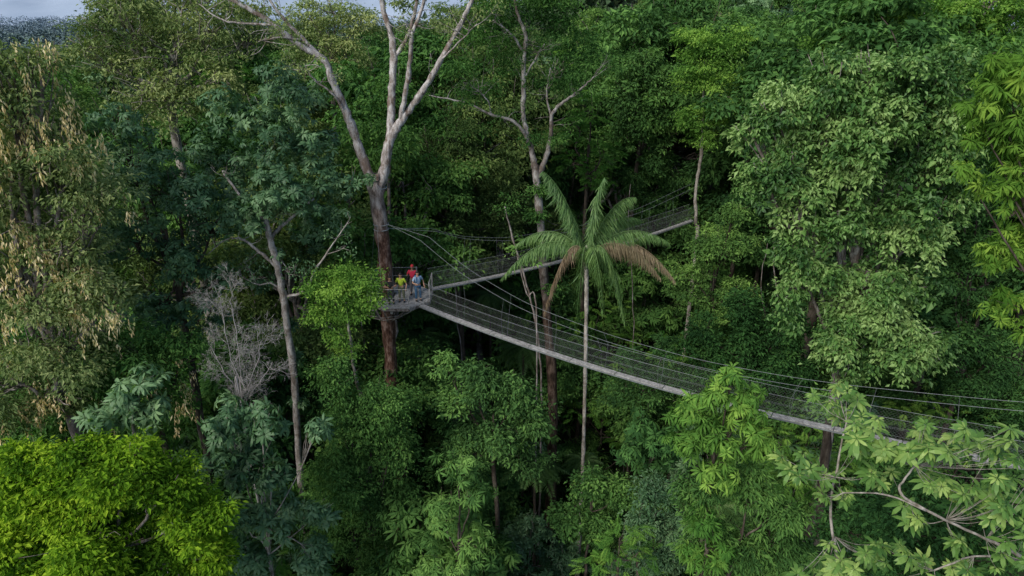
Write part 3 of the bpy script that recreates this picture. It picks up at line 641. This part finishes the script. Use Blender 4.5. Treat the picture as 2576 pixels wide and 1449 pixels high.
def dead_tree(base, label, Y, stems):
    rt = root('dead_tree', base, label, 'tree'); b = Buf()
    def rec(p, d, l, r, depth):
        q = p+d*l; m = (p+q)/2+rng.normal(size=3)*l*.1
        tube(b, [p, m, q], r, r*.6, seg=3, sub=3)
        if depth == 0: return
        for _ in range(3):
            nd = nrm(d+rng.normal(size=3)*.7+[0, 0, -.05]); rec(p+(q-p)*rng.uniform(.3, 1), nd, l*rng.uniform(.55, .85), max(.0035, r*.6), depth-1)
    for st in stems:
        pp = px_path(Y, st)
        tube(b, [base]+pp, [.045, .03]+[.016]*(len(pp)-2)+[.007], seg=5, wob=.03)
        for i_ in range(1, len(pp)):
            for _ in range(3):
                rec(pp[i_-1]+(pp[i_]-pp[i_-1])*rng.random(), nrm((pp[i_]-pp[i_-1])+rng.normal(size=3)*[.9, .6, .5]), rng.uniform(.5, .9), .009, 4 if rng.random() < .75 else 3)
    link('trunk', b.mesh('trunk', M['twig'], base, True), rt)
tp = at(610, 1000, 28)
dead_tree(np.array([tp[0], 28, float(H(tp[0], 28))]), 'bleached leafless shrub-like dead tree with tangled twigs', 28,
          [[(610, 1040), (600, 950), (570, 860), (560, 780), (540, 720)], [(612, 1040), (605, 960), (600, 880), (585, 780), (580, 710)], [(614, 1040), (625, 970), (650, 900), (655, 860)], [(608, 1040), (590, 980), (555, 920), (530, 870)], [(610, 1040), (630, 990), (670, 940), (685, 910)]])

# ------------------------------------------------------------ palm
C = at(1475, 640, 34)
pb = np.array([at(1465, 1170, 34)[0]+.0, 34, float(H(C[0], 34))])
rt = root('palm_tree', pb, 'tall slender palm with drooping feathery fronds', 'palm tree')
b = Buf()
P0 = pb-[0, 0, .3]; P1 = at(1466, 1170, 34); P2 = at(1475, 780, 34)
tube(b, [P0, P1, P2, C+[0, 0, -.6]], [.2, .105, .115, .13], seg=10, sub=20, wob=.004)
tube(b, [C+[0, 0, -.8], C+[0, 0, -.2], C+[0, 0, .5]], [.14, .17, .06], seg=10)
link('trunk', b.mesh('trunk', M['bark_pale'], pb, True), rt)
FR = [(-2.3, .6, 4.3, .8, 'g'), (.7, -.3, 4.2, .9, 'g'), (2.6, 1.2, 2.8, 1.4, 'g'), (4.5, .8, .4, 1.9, 'g'), (4.9, .4, -1.6, 2.0, 'd'), (3.9, -.5, -1.1, 1.8, 'd'),
      (2.0, -1.6, -3.2, 2.2, 'g'), (-.6, -2.0, -3.3, 2.2, 'g'), (-2.2, -1, -2.9, 2.0, 'd'), (-4.4, -.6, -1.0, 2.0, 'g'), (-3.7, 1.4, .1, 2.0, 'g'), (1.2, 3.6, 1.2, 1.5, 'g'),
      (-1.3, 3.2, 1.9, 1.2, 'g'), (.6, -3.2, -2.0, 2.1, 'g'), (3.2, 2.4, 1.2, 1.6, 'g')]
for dx, dy, dz, arch, kind in FR:
    tip = C+np.array([dx, dy, dz]); h_ = np.array([dx, dy, 0.])
    ctl = C+np.array([dx*.45, dy*.45, max(dz*.6, 0)+arch])
    n_ = 95; t = np.linspace(0, 1, n_)[:, None]
    c0 = C+nrm(h_)*.1
    cur = (1-t)**2*c0+2*t*(1-t)*ctl+t*t*tip
    T = nrm(np.gradient(cur, axis=0))
    side = nrm(np.cross(T, UP)+1e-4)
    b = Buf()
    tube(b, cur[::5], .03, .007, seg=5, sub=1)
    s = t[10:, 0]; cc = cur[10:]; TT = T[10:]; SS = side[10:]
    for _r in range(2):
        for sg in (-1, 1):
            ll = (.25+.72*np.sin(np.pi*np.clip(s*.85+.12, 0, 1)))*rng.uniform(.7, 1.15, len(s))
            hang = 1.0 if kind == 'g' else 1.6
            D_ = SS*sg*.75+TT*.5-UP*hang+rng.normal(size=cc.shape)*.2
            leaves(b, cc+TT*rng.uniform(-.03, .03, (len(s), 1)), D_, UP*.5+SS*(-sg)*-.7+rng.normal(size=cc.shape)*.25, ll, np.full(len(s), .040 if kind == 'g' else .03), rng.normal(size=len(s))*.17+.5, strap=True, curl=.28)
    fo = link('frond', b.mesh('frond', M['palm' if kind == 'g' else 'dry'], pb), rt)
    if kind == 'd': fo['label'] = 'dry brown drooping frond'

# ------------------------------------------------------------ walkway platform
PC = np.array([-6.6, 37.2, 24.45]); PR = 1.95
rt = root('viewing_platform', PC, 'grey timber octagonal platform wrapped around the giant trunk', 'platform')
b = Buf()
octv = [PC+PR*np.array([math.cos(a), math.sin(a), 0]) for a in [math.radians(22.5+45*k) for k in range(8)]]
nb = 26
for k in range(nb):
    y = -PR*.92+(k+.5)*(2*PR*.92/nb)
    ap = PR*math.cos(math.radians(22.5))
    hw = ap if abs(y) <= PR*math.sin(math.radians(22.5)) else ap-(abs(y)-PR*math.sin(math.radians(22.5)))
    segs = [(-hw, hw)]
    tx = TX-PC[0]
    if abs(y) < .55: segs = [(-hw, tx-.5), (tx+.5, hw)]
    for a_, c_ in segs:
        if c_-a_ > .05:
            e = rng.uniform(-.02, .02)
            beam(b, PC+[a_+e, y, rng.uniform(-.006, .006)], PC+[c_+e, y, 0], .125, .04)
link('deck', b.mesh('deck', M['wood'], PC), rt)
b = Buf()
for k in range(8):
    beam(b, octv[k]-[0, 0, .1], octv[(k+1) % 8]-[0, 0, .1], .08, .14)
for yy_ in (-.75, .75): beam(b, PC+[-1.8, yy_, -.16], PC+[1.8, yy_, -.16], .14, .16)
for xx_ in (TX-PC[0]-.55, TX-PC[0]+.55): beam(b, PC+[xx_, -1.7, -.33], PC+[xx_, 1.7, -.33], .14, .16)
for k in range(8):
    d = np.array([TX, TY, 0])-octv[k]; d[2] = 0; e = np.array([TX, TY, PC[2]-1.5])-nrm(d)*.4
    tube(b, [octv[k]-[0, 0, .18]+nrm(d)*.25, e], .035, .035, seg=6)
for zz, rr in ((-1.05, 1.15), (-.75, 1.5)):
    ring = [np.array([TX+rr*math.cos(a), TY+rr*math.sin(a), PC[2]+zz]) for a in np.linspace(0, 2*math.pi, 9)]
    for k in range(8): tube(b, [ring[k], ring[k+1]], .025, .025, seg=5)
link('support_frame', b.mesh('support_frame', M['bark_grey'], PC), rt)
for k in range(8):
    v0 = octv[k]
    b = Buf(); beam(b, v0+[0, 0, -.1], v0+[0, 0, 1.2], .05, .05, up=np.array([0, 1., 0]))
    link('post', b.mesh('post', M['wood'], PC), rt)
    v1 = octv[(k+1) % 8]
    if k in (6, 0): continue
    for h_ in (1.15, .62):
        b = Buf(); tube(b, [v0+[0, 0, h_], v1+[0, 0, h_]], .018, .018, seg=6)
        link('rail', b.mesh('rail', M['wood'], PC), rt)
    m_ = 12
    P_ = []; Q_ = []
    for q in range(m_):
        s0 = q/m_; s1 = (q+1)/m_
        for rr_i in range(8):
            z0 = rr_i*.14; z1 = z0+.14
            P_ += [v0+(v1-v0)*s0+[0, 0, z0], v0+(v1-v0)*s1+[0, 0, z0]]; Q_ += [v0+(v1-v0)*s1+[0, 0, z1], v0+(v1-v0)*s0+[0, 0, z1]]
    bn = Buf(); wires(bn, P_, Q_, .0025)
    link('safety_net', bn.mesh('safety_net', M['net'], PC), rt)
tr = np.array([TX, TY, 28.9])
for k in (2, 3, 5):
    b = Buf(); tube(b, [tr+nrm(octv[k]-PC)*.42, octv[k]+[0, 0, 1.2]], .007, .007, seg=4)
    link('stay_cable', b.mesh('stay_cable', M['rope'], PC), rt)
for z_, c_ in ((28.9, .42), (28.6, .42), (31.0, .46)):
    b = Buf(); pts_ = [np.array([TX+c_*math.cos(a), TY+c_*math.sin(a), z_]) for a in np.linspace(0, 2*math.pi, 17)]
    tube(b, pts_, .025, .025, seg=5, sub=1)
    link('cable_collar', b.mesh('cable_collar', M['rope'], PC), rt)
M['tarp'] = plain_mat('blue_tarp', (.03, .12, .30), .5)
o_ = PC+[-1.3, 1.2, 0]
b = Buf()
for q in range(5):
    a0 = q*.12-.3; tube(b, [o_+[a0, 0, 1.2], o_+[a0+.07, -.1, 1.05], o_+[a0+.03, -.08, .85]], .09, .07, seg=7)
rb_ = root('bag', o_+[0, 0, .8], 'blue tarpaulin bundle hung on the railing', 'bag')
link('bundle', b.mesh('bundle', M['tarp'], o_+[0, 0, .8], True), rb_)

# ------------------------------------------------------------ bridges
def bridge(label, A, B, sag, width, cabz, cabA, nh):
    A = np.array(A, float); B = np.array(B, float)
    rt = root('suspension_bridge', A, label, 'bridge')
    hd = nrm((B-A)*[1, 1, 0]); sd = np.array([-hd[1], hd[0], 0.])
    Ln = np.linalg.norm(B-A)
    def c(s): return A+(B-A)*s-UP*sag*4*s*(1-s)
    b = Buf()
    ns = int(Ln/2.4)
    for k in range(ns):
        s0 = k/ns; s1 = (k+1)/ns
        p, q = c(s0), c(s1); e = nrm(q-p)*.02
        for j in range(2):
            off = sd*(j-.5)*width/2.
            z = UP*rng.uniform(-.004, .01)
            beam(b, p+off+e+z, q+off-e+z, width/2.15, .04)
    link('deck', b.mesh('deck', M['wood'], A), rt)
    b = Buf()
    for k in range(ns):
        s0 = k/ns; s1 = (k+1)/ns
        for sg in (-1, 1): beam(b, c(s0)+sd*sg*(width/2+.016)-UP*.045, c(s1)+sd*sg*(width/2+.016)-UP*.045, .025, .06)
        for j in range(4):
            s = s0+(s1-s0)*(j+.5)/4; beam(b, c(s)-sd*(width/2+.03)-UP*.05, c(s)+sd*(width/2+.03)-UP*.05, .04, .04)
    link('ladder_frame', b.mesh('ladder_frame', M['metal'], A), rt)
    ss = np.linspace(0, 1, 60)
    cab = np.interp(ss, cabz[0], cabz[1])
    for _ in range(6): cab[1:-1] = (cab[:-2]+cab[1:-1]*2+cab[2:])/4
    for sg in (-1, 1):
        b = Buf()
        pts = np.array([c(s)*[1, 1, 0]+sd*sg*.36+UP*z for s, z in zip(ss, cab)])
        pts[0] = np.array(cabA)
        tube(b, pts, .0075, .0075, seg=4, sub=1)
        link('main_cable', b.mesh('main_cable', M['rope'], A), rt)
        for hz, off, rr2 in ((1.2, .22, .0065), (.8, .17, .003), (.4, .11, .003)):
            b = Buf()
            tube(b, np.array([c(s)+sd*sg*(width/2+off)+UP*hz for s in ss]), rr2, rr2, seg=4, sub=1)
            link('hand_rope', b.mesh('hand_rope', M['rope'], A), rt)
        b = Buf(); cell = .14; nn = int(Ln/cell); P_ = []; Q_ = []
        low = lambda s: c(s)+sd*sg*(width/2+.03)
        hi = lambda s: c(s)+sd*sg*(width/2+.22)+UP*1.2
        stp = 9
        for k in range(-stp, nn):
            a0, a1 = k/nn, (k+stp)/nn
            t0 = 0.; t1 = 1.
            if a0 < 0: t0 = -a0/(a1-a0)
            if a1 > 1: t1 = (1-a0)/(a1-a0)
            s0 = a0+(a1-a0)*t0; s1 = a0+(a1-a0)*t1
            P_.append(low(s0)*(1-t0)+hi(s0)*t0); Q_.append(low(s1)*(1-t1)+hi(s1)*t1)
            P_.append(low(s0)*t0+hi(s0)*(1-t0)); Q_.append(low(s1)*t1+hi(s1)*(1-t1))
        wires(b, P_, Q_, .0022)
        link('safety_net', b.mesh('safety_net', M['net'], A), rt)
        for k in range(1, nh):
            s = k/nh; b = Buf()
            tube(b, [c(s)+sd*sg*(width/2+.03)-UP*.05, c(s)+sd*sg*(width/2+.215)+UP*1.2, pts[int(round(s*59))]], .006, .005, seg=4, sub=1)
            link('hanger', b.mesh('hanger', M['metal'], A), rt)
    return c
c1 = bridge('long rope-and-plank suspension bridge sagging through the treetops', (-5.25, 35.95, 24.42), (21.6, 18.55, 25.3), 1.14, .34, ([0, .1, .22, .37, .5, .62, .7, .85, 1], [28.8, 27.1, 25.95, 25.42, 25.35, 25.65, 26.0, 26.9, 28.0]), (TX+.4, TY-.1, 28.9), 11)
c2 = bridge('rope-and-plank suspension bridge climbing into dark forest', (-4.95, 38.35, 24.45), (13.9, 50.6, 25.2), .45, .32, ([0, .1, .25, .5, .75, 1], [28.3, 27.3, 26.6, 26.4, 26.8, 28.0]), (TX+.4, TY+.1, 28.6), 9)

# ------------------------------------------------------------ people
def skin_obj(name, verts, edges, radii, mat, parent, roots=(0,), sub=1):
    me = bpy.data.meshes.new(name); me.from_pydata([tuple(map(float, v)) for v in verts], edges, [])
    me.materials.append(mat); o = link(name, me, parent)
    md = o.modifiers.new('Skin', 'SKIN'); md.use_smooth_shade = True
    for i_, r in enumerate(radii):
        sv = me.skin_vertices[0].data[i_]; r = r if hasattr(r, '__len__') else (r, r); sv.radius = r; sv.use_root = i_ in roots
    s = o.modifiers.new('Sub', 'SUBSURF'); s.levels = sub; s.render_levels = sub
    return o
def ellip(buf, c, r, n=10):
    th = np.linspace(0, math.pi, n); ph = np.linspace(0, 2*math.pi, n*2, endpoint=False)
    v = np.array([[c[0]+r[0]*math.sin(t)*math.cos(p_), c[1]+r[1]*math.sin(t)*math.sin(p_), c[2]+r[2]*math.cos(t)] for t in th for p_ in ph])
    f = []; m = n*2
    for i_ in range(n-1):
        for j_ in range(m):
            a_ = i_*m+j_; b_ = i_*m+(j_+1) % m; f += [(a_, a_+m, b_), (b_, a_+m, b_+m)]
    buf.add(v, f)
def person(label, loc, rotz, h, skin, shirt, trouser, hairc, armL, armR, lean=0., cap=None, pack=None):
    rt = root('person', loc, label, 'person'); rt.rotation_euler = (0, 0, rotz); s = h/1.72
    rt.scale = (s, s, s)
    ly = lambda z: -lean*max(0, z-.9)
    pv = lambda x, y, z: (x, y+ly(z), z)
    V = [pv(0, 0, .94), pv(0, 0, 1.12), pv(0, 0, 1.30), pv(0, .0, 1.42), pv(0, -.01, 1.50), pv(0, -.015, 1.58), pv(0, -.01, 1.66),
         (-.1, 0, .88), (-.11, -.01, .48), (-.12, .02, .09), (-.125, -.12, .035), (.1, 0, .88), (.12, -.02, .48), (.13, .02, .09), (.14, -.12, .035)]
    R = [(.13, .11), (.125, .095), (.14, .10), .06, .055, .082, .075, .085, .055, .038, .035, .085, .055, .038, .035]
    E = [(0, 1), (1, 2), (2, 3), (3, 4), (4, 5), (5, 6), (0, 7), (7, 8), (8, 9), (9, 10), (0, 11), (11, 12), (12, 13), (13, 14)]
    roots = [0]
    for sg, (el, wr) in ((-1, armL), (1, armR)):
        i0 = len(V); S = np.array(pv(sg*.18, 0, 1.37)); el = np.array(el); wr = np.array(wr)
        d = nrm(wr-el); palm = wr+d*.08
        V += [tuple(S), tuple(el), tuple(wr), tuple(palm)]; R += [.052, .04, .027, (.036, .018)]
        E += [(2, i0), (i0, i0+1), (i0+1, i0+2), (i0+2, i0+3)]
        sdv = nrm(np.cross(d, [0.3, 1, .2])); dn = nrm(np.cross(d, sdv))
        for k_, (off, ln) in enumerate(((-.027, .065), (-.009, .08), (.009, .075), (.027, .058), (.045, .05))):
            j0 = len(V); st = (palm if k_ < 4 else wr+d*.035)+sdv*off*(.8 if k_ < 4 else .6)
            dd = d if k_ < 4 else nrm(d+sdv*.9)
            V += [tuple(st), tuple(st+dd*ln*.5), tuple(st+dd*ln*.85+dn*.018)]; R += [.009, .0085, .007]
            E += [(j0, j0+1), (j0+1, j0+2)]; roots.append(j0)
    skin_obj('body', V, E, R, skin, rt, roots, 2)
    V = [pv(0, 0, .93), pv(0, 0, 1.12), pv(0, 0, 1.30), pv(0, 0, 1.39)]; R = [(.155, .13), (.15, .12), (.165, .125), .075]
    E = [(0, 1), (1, 2), (2, 3)]
    for sg, (el, wr) in ((-1, armL), (1, armR)):
        i0 = len(V); S = np.array(pv(sg*.185, 0, 1.365)); el = np.array(el)
        V += [tuple(S), tuple(S+(el-S)*.75)]; R += [.072, .062]; E += [(2, i0), (i0, i0+1)]
    skin_obj('shirt', V, E, R, shirt, rt, (0,), 2)
    V = [(0, 0, .95), (-.1, 0, .85), (-.11, -.01, .48), (-.12, .02, .12), (.1, 0, .85), (.12, -.02, .48), (.13, .02, .12)]
    skin_obj('trousers', V, [(0, 1), (1, 2), (2, 3), (0, 4), (4, 5), (5, 6)], [(.15, .12), .1, .075, .06, .1, .075, .06], trouser, rt, (0,), 2)
    for x in (-.122, .135):
        b = Buf(); ellip(b, (x, -.05, .045), (.05, .13, .05), 7)
        link('shoe', b.mesh('shoe', M['shoe'], (0, 0, 0), True), rt)
    hy = ly(1.6)
    b = Buf(); ellip(b, (0, hy+.02, 1.655), (.09, .105, .085), 9)
    link('hat' if cap else 'hair', b.mesh('hair', cap or hairc, (0, 0, 0), True), rt)
    for x in (-.032, .032):
        b = Buf(); ellip(b, (x, hy-.088, 1.615), (.012, .008, .008), 5)
        link('eye', b.mesh('eye', M['shoe'], (0, 0, 0), True), rt)
    b = Buf(); ellip(b, (0, hy-.1, 1.585), (.013, .02, .024), 6)
    link('nose', b.mesh('nose', skin, (0, 0, 0), True), rt)
    for x in (-.088, .088):
        b = Buf(); ellip(b, (x, hy, 1.595), (.012, .022, .032), 6)
        link('ear', b.mesh('ear', skin, (0, 0, 0), True), rt)
    b = Buf(); ellip(b, (0, hy-.088, 1.545), (.026, .01, .008), 5)
    link('mouth', b.mesh('mouth', M['lip'], (0, 0, 0), True), rt)
    if pack:
        b = Buf(); ellip(b, (0, ly(1.2)+.2, 1.18), (.15, .1, .25), 8)
        for x in (-.1, .1): tube(b, [(x, .12, 1.4), (x, -.06, 1.42), (x, -.13, 1.3), (x*1.2, -.11, 1.12), (x*1.3, .1, 1.02)], .02, .02, seg=6)
        link('backpack', b.mesh('backpack', pack, (0, 0, 0), True), rt)
    return rt
M['shoe'] = plain_mat('dark_rubber', (.02, .02, .02), .7); M['lip'] = plain_mat('lip', (.30, .12, .10), .6)
sk1 = plain_mat('skin_tan', (.42, .24, .16), .55, var=.08); sk2 = plain_mat('skin_brown', (.24, .13, .085), .55, var=.08)
hr = plain_mat('dark_hair', (.015, .012, .01), .6)
DZ = PC[2]+.025
person('person in black shirt resting both hands on the railing', (-6.95, 36.0, DZ), math.radians(8), 1.76, sk1, plain_mat('black_cloth', (.018, .018, .02), .9), plain_mat('dark_trouser', (.03, .035, .045), .9), hr, ((-.3, -.16, 1.1), (-.16, -.36, 1.16)), ((.3, -.16, 1.1), (.16, -.36, 1.16)), .2)
person('person in yellow-green shirt standing at the railing', (-6.38, 36.3, DZ), math.radians(-5), 1.8, sk1, plain_mat('lime_cloth', (.36, .48, .03), .85), plain_mat('khaki_trouser', (.13, .14, .08), .9), hr, ((-.31, -.1, 1.1), (-.2, -.33, 1.14)), ((.32, -.02, 1.08), (.3, -.16, .86)), .08)
person('person in red shirt standing behind the others', (-5.85, 37.35, DZ), math.radians(-10), 1.9, sk2, plain_mat('red_cloth', (.45, .015, .05), .85), plain_mat('grey_trouser', (.09, .09, .1), .9), hr, ((-.3, -.05, 1.1), (-.2, -.28, 1.2)), ((.3, .02, 1.08), (.28, -.1, .84)), .03, cap=plain_mat('red_cap', (.45, .02, .03), .8))
person('person in light blue shirt and jeans with backpack', (-5.45, 36.45, DZ), math.radians(30), 1.86, sk1, plain_mat('pale_blue_check_cloth', (.28, .38, .52), .85, var=.45, scale=30), plain_mat('blue_jeans', (.035, .10, .19), .9), hr, ((-.31, -.08, 1.1), (-.2, -.3, 1.1)), ((.33, .02, 1.1), (.31, -.14, .88)), .04, pack=plain_mat('navy_pack', (.03, .12, .25), .8))

# ------------------------------------------------------------ scattered forest
def template(kind, label, hgt, blobs, leafmat, barkmat, r, **kw):
    n0 = set(COL.objects)
    rt = build_tree(kind, label, (0, 0), blobs, leafmat, barkmat, r=r, base_z=0., **kw)
    ch = [o for o in COL.objects if o not in n0 and o is not rt]
    return rt, ch, hgt
def rb(hgt, rad, depth, n, k=.40):
    out = []
    for i_ in range(n):
        a = i_*2.4+rng.random(); q = math.sqrt((i_+.5)/n)
        z = hgt-rad*k-depth*(q**1.3)*rng.uniform(.3, 1.1)
        rr = rad*k*rng.uniform(.65, 1.25)
        out.append((np.array([math.cos(a)*rad*.8*q, math.sin(a)*rad*.8*q, z]), np.array([rr, rr, rr*.7])))
    return out
G = 'rainforest trees crowding the slope'
tall = [
 template('tree', 'tall dark-green rainforest tree with domed crown', 27, rb(27, 6.0, 12, 12), 'dark', 'bark_brown', .3, group=G, dens=2.2, lpc=24, L=.27, W=.13, cr=.6, droop=.4, twigs=4),
 template('tree', 'tall rainforest tree with mid-green lumpy crown', 28, rb(28, 5.5, 14, 12), 'mid', 'bark_grey', .3, group=G, dens=2.4, lpc=26, L=.22, W=.11, cr=.55, droop=.5, twigs=4),
 template('tree', 'tall olive rainforest tree with thin pale branches', 28, rb(28, 5.8, 14, 12), 'olive', 'bark_grey', .24, group=G, dens=2.1, lpc=26, L=.21, W=.10, cr=.6, droop=.5, twigs=9),
 template('tree', 'tall tree with whorled dark blue-green leaves', 26, rb(26, 5.4, 13, 12), 'blue', 'bark_brown', .28, group=G, style='whorl', dens=3.4, L=.38, W=.13, droop=.4, k=8, twigs=5),
 template('tree', 'tall fresh-green tree with divided feathery leaves', 25, rb(25, 4.8, 12, 10), 'fresh', 'bark_brown', .22, group=G, style='frond', dens=1.4, L=.65, W=.4, droop=.4, twigs=4),
 template('tree', 'narrow vine-hung dark tree', 26, rb(26, 4.4, 18, 13, .46), 'dark', 'bark_brown', .28, group=G, dens=2.0, lpc=24, L=.24, W=.11, cr=.5, droop=.8, twigs=4, hang=4),
]
low = [
 template('tree', 'low understorey tree with dark broad leaves', 13, rb(13, 3.6, 7, 9), 'dark', 'bark_brown', .11, group=G, dens=3.4, lpc=20, L=.23, W=.11, cr=.45, twigs=4),
 template('tree', 'low understorey tree with mid-green leaves', 13, rb(13, 3.4, 8, 9), 'mid', 'bark_brown', .10, group=G, dens=3.6, lpc=22, L=.19, W=.09, cr=.42, droop=.5, twigs=4),
 template('tree', 'low umbrella-leaved understorey tree', 13, rb(13, 3.2, 7, 9), 'mid', 'bark_brown', .09, group=G, style='whorl', dens=4.0, L=.36, W=.10, droop=.6, k=9, twigs=4),
 template('tree', 'low blue-green whorl-leaved understorey tree', 13, rb(13, 3.2, 8, 9), 'blue', 'bark_grey', .09, group=G, style='whorl', dens=4.6, L=.32, W=.10, droop=.45, k=9, twigs=5),
 template('tree', 'low fresh-green feathery understorey tree', 12, rb(12, 3.2, 7, 8), 'fresh', 'bark_brown', .09, group=G, style='frond', dens=2.2, L=.55, W=.3, droop=.4, twigs=3),
]
def palm_template():
    rt = root('palm_tree', (0, 0, 0), 'small understorey palm with arching dark fronds', 'palm tree', G)
    b = Buf(); tube(b, [(0, 0, -.3), (.1, 0, 5), (0, 0, 13)], [.12, .09, .08], seg=7); t = link('trunk', b.mesh('trunk', M['bark_brown'], (0, 0, 0), True), rt)
    b = Buf(); n_ = 15
    az = np.arange(n_)*2.4; C_ = np.tile(np.array([[0, 0, 13.]]), (n_, 1))
    fronds(b, C_, az, 1.9, .8, rng.normal(size=n_)*.1+.4, .45, m=34)
    c_ = link('crown', b.mesh('crown', M['palm'], (0, 0, 0)), rt)
    return rt, [t, c_], 13.5
pal = palm_template()
used = set()
def place(tp, x, y, s, rz):
    rt, ch, hg = tp
    z = float(H(x, y))
    if id(rt) not in used:
        used.add(id(rt)); r2 = rt
    else:
        r2 = rt.copy(); COL.objects.link(r2)
        for c_ in ch:
            c3 = c_.copy(); c3.parent = r2; COL.objects.link(c3)
    r2.location = (x, y, z); r2.rotation_euler = (0, 0, rz); r2.scale = (s, s, s*1.0)
def b2y(x): return 38.35+.65*(x+4.95)
cnt = 0
def jgrid(y0, y1, sp, margin=4):
    y = y0; row = 0
    while y < y1:
        hw = y*.78+margin
        x = -hw+(row % 2)*sp/2
        while x < hw:
            yield x+rng.normal()*sp*.22, y+rng.normal()*sp*.2
            x += sp
        y += sp*.87; row += 1
for x, y in jgrid(46, 104, 7.8, 4):
    if -9 < x < 16 and y < b2y(x)+8: continue
    if x > 9 and x < 18 and y < 57: continue
    u = 1288+F*x/(y*1.05)
    if u < 200: zt = rng.uniform(30, 35)
    elif u < 600: zt = rng.uniform(36.5, 42)
    elif u < 1200: zt = rng.uniform(37.5, 42.5)
    elif u < 1600: zt = rng.uniform(38, 43.5)
    else: zt = rng.uniform(39, 49)
    if y < 56: zt -= 3.5
    h0 = float(H(x, y))
    k = rng.choice(6, p=([.14, .26, .36, .06, .04, .14] if u < 1300 else [.30, .22, .04, .08, .14, .22]))
    tp = tall[k]; s = np.clip((zt-h0)/tp[2], .75, 1.7)
    place(tp, x, y, float(s), rng.random()*6.28); cnt += 1
for x, y in jgrid(19, 66, 4.8, 0):
    u = 1288+F*x/(y*1.05)
    if abs(x-TX) < 1.6 and abs(y-TY) < 1.8: continue
    cap = 18.5
    if 1 < x < 11 and 26 < y < 45: cap = 13
    if -5 < x < 3 and y > 31: cap = 15.5
    if y > 46: cap = 20+float(H(x, y))
    if y > 54: cap = 23+float(H(x, y))
    if y < 24: cap = 16
    if x < -9 and y > 34: cap = 24
    if y < 33.5 and abs(x-bx[0]*y/33.) < 2.0: cap = 13
    zt = rng.uniform(cap*.78, cap)
    if rng.random() < .1: tp = pal
    else: tp = low[rng.choice(5, p=[.28, .30, .16, .14, .12])]
    h0 = float(H(x, y)); s = np.clip((zt-h0)/tp[2], .6, 1.7 if tp is not pal else 1.3)
    place(tp, x, y, float(s), rng.random()*6.28); cnt += 1
b = Buf(); n_ = 6000
yy = rng.uniform(16, 70, n_); xx = (rng.random(n_)*2-1)*(yy*.8+2)
Cg = np.stack([xx, yy, H(xx, yy)+rng.uniform(.3, 1.6, n_)], -1)
whorls(b, Cg, nrm(UP+rng.normal(size=(n_, 3))*.25), 8, .8, .2, .5, rng.normal(size=n_)*.15+.4)
o = link('undergrowth', b.mesh('undergrowth', M['dark'])); o['kind'] = 'stuff'; o['label'] = 'dense dark green ground cover under the trees'; o['category'] = 'undergrowth'

for (px, y0, y1, Y, r) in [(1915, 720, 900, 42, .03), (1945, 640, 870, 44, .05), (1580, 560, 900, 50, .04), (1150, 800, 1000, 42, .04), (905, 780, 960, 40, .04)]:
    a_ = at(px, y0, Y); e_ = at(px+10, y1, Y); g_ = e_.copy(); g_[2] = float(H(g_[0], Y))
    rt = root('liana', g_, 'thin hanging woody vine in the dark understorey', 'vine'); b = Buf()
    tube(b, [a_+[0, 0, 3], a_, (a_+e_)/2+[.2, 0, 0], e_, g_], [r*.6, r*.8, r, r, r*1.2], seg=6, wob=.04)
    link('stem', b.mesh('stem', M['bark_grey'], g_, True), rt)

# ------------------------------------------------------------ light & camera
w = bpy.data.worlds.new('World'); sc.world = w; w.use_nodes = True
nt = w.node_tree; bg = nt.nodes['Background']
sky = nt.nodes.new('ShaderNodeTexSky'); sky.sky_type = 'NISHITA'; sky.sun_disc = False
EL, AZ = math.radians(40), math.radians(222)
sky.sun_elevation = EL; sky.sun_rotation = AZ; sky.dust_density = 1.0; sky.air_density = 1.0; sky.ozone_density = 1.4
nt.links.new(sky.outputs[0], bg.inputs['Color']); bg.inputs['Strength'].default_value = .15
sd_ = bpy.data.lights.new('sun', 'SUN'); sd_.energy = 3.4; sd_.angle = math.radians(26); sd_.color = (1, .94, .83)
so = link('sun', sd_)
dirv = Vector((math.sin(AZ)*math.cos(EL), math.cos(AZ)*math.cos(EL), math.sin(EL)))
so.rotation_euler = dirv.to_track_quat('Z', 'Y').to_euler(); so.location = (0, 0, 80)
cd = bpy.data.cameras.new('camera'); co = link('camera', cd); co.location = CAM.tolist()
co.rotation_euler = (math.pi/2-PITCH, 0, 0); cd.sensor_width = 36; cd.lens = 36*F/2576; cd.clip_end = 12000; cd.clip_start = .1
sc.camera = co
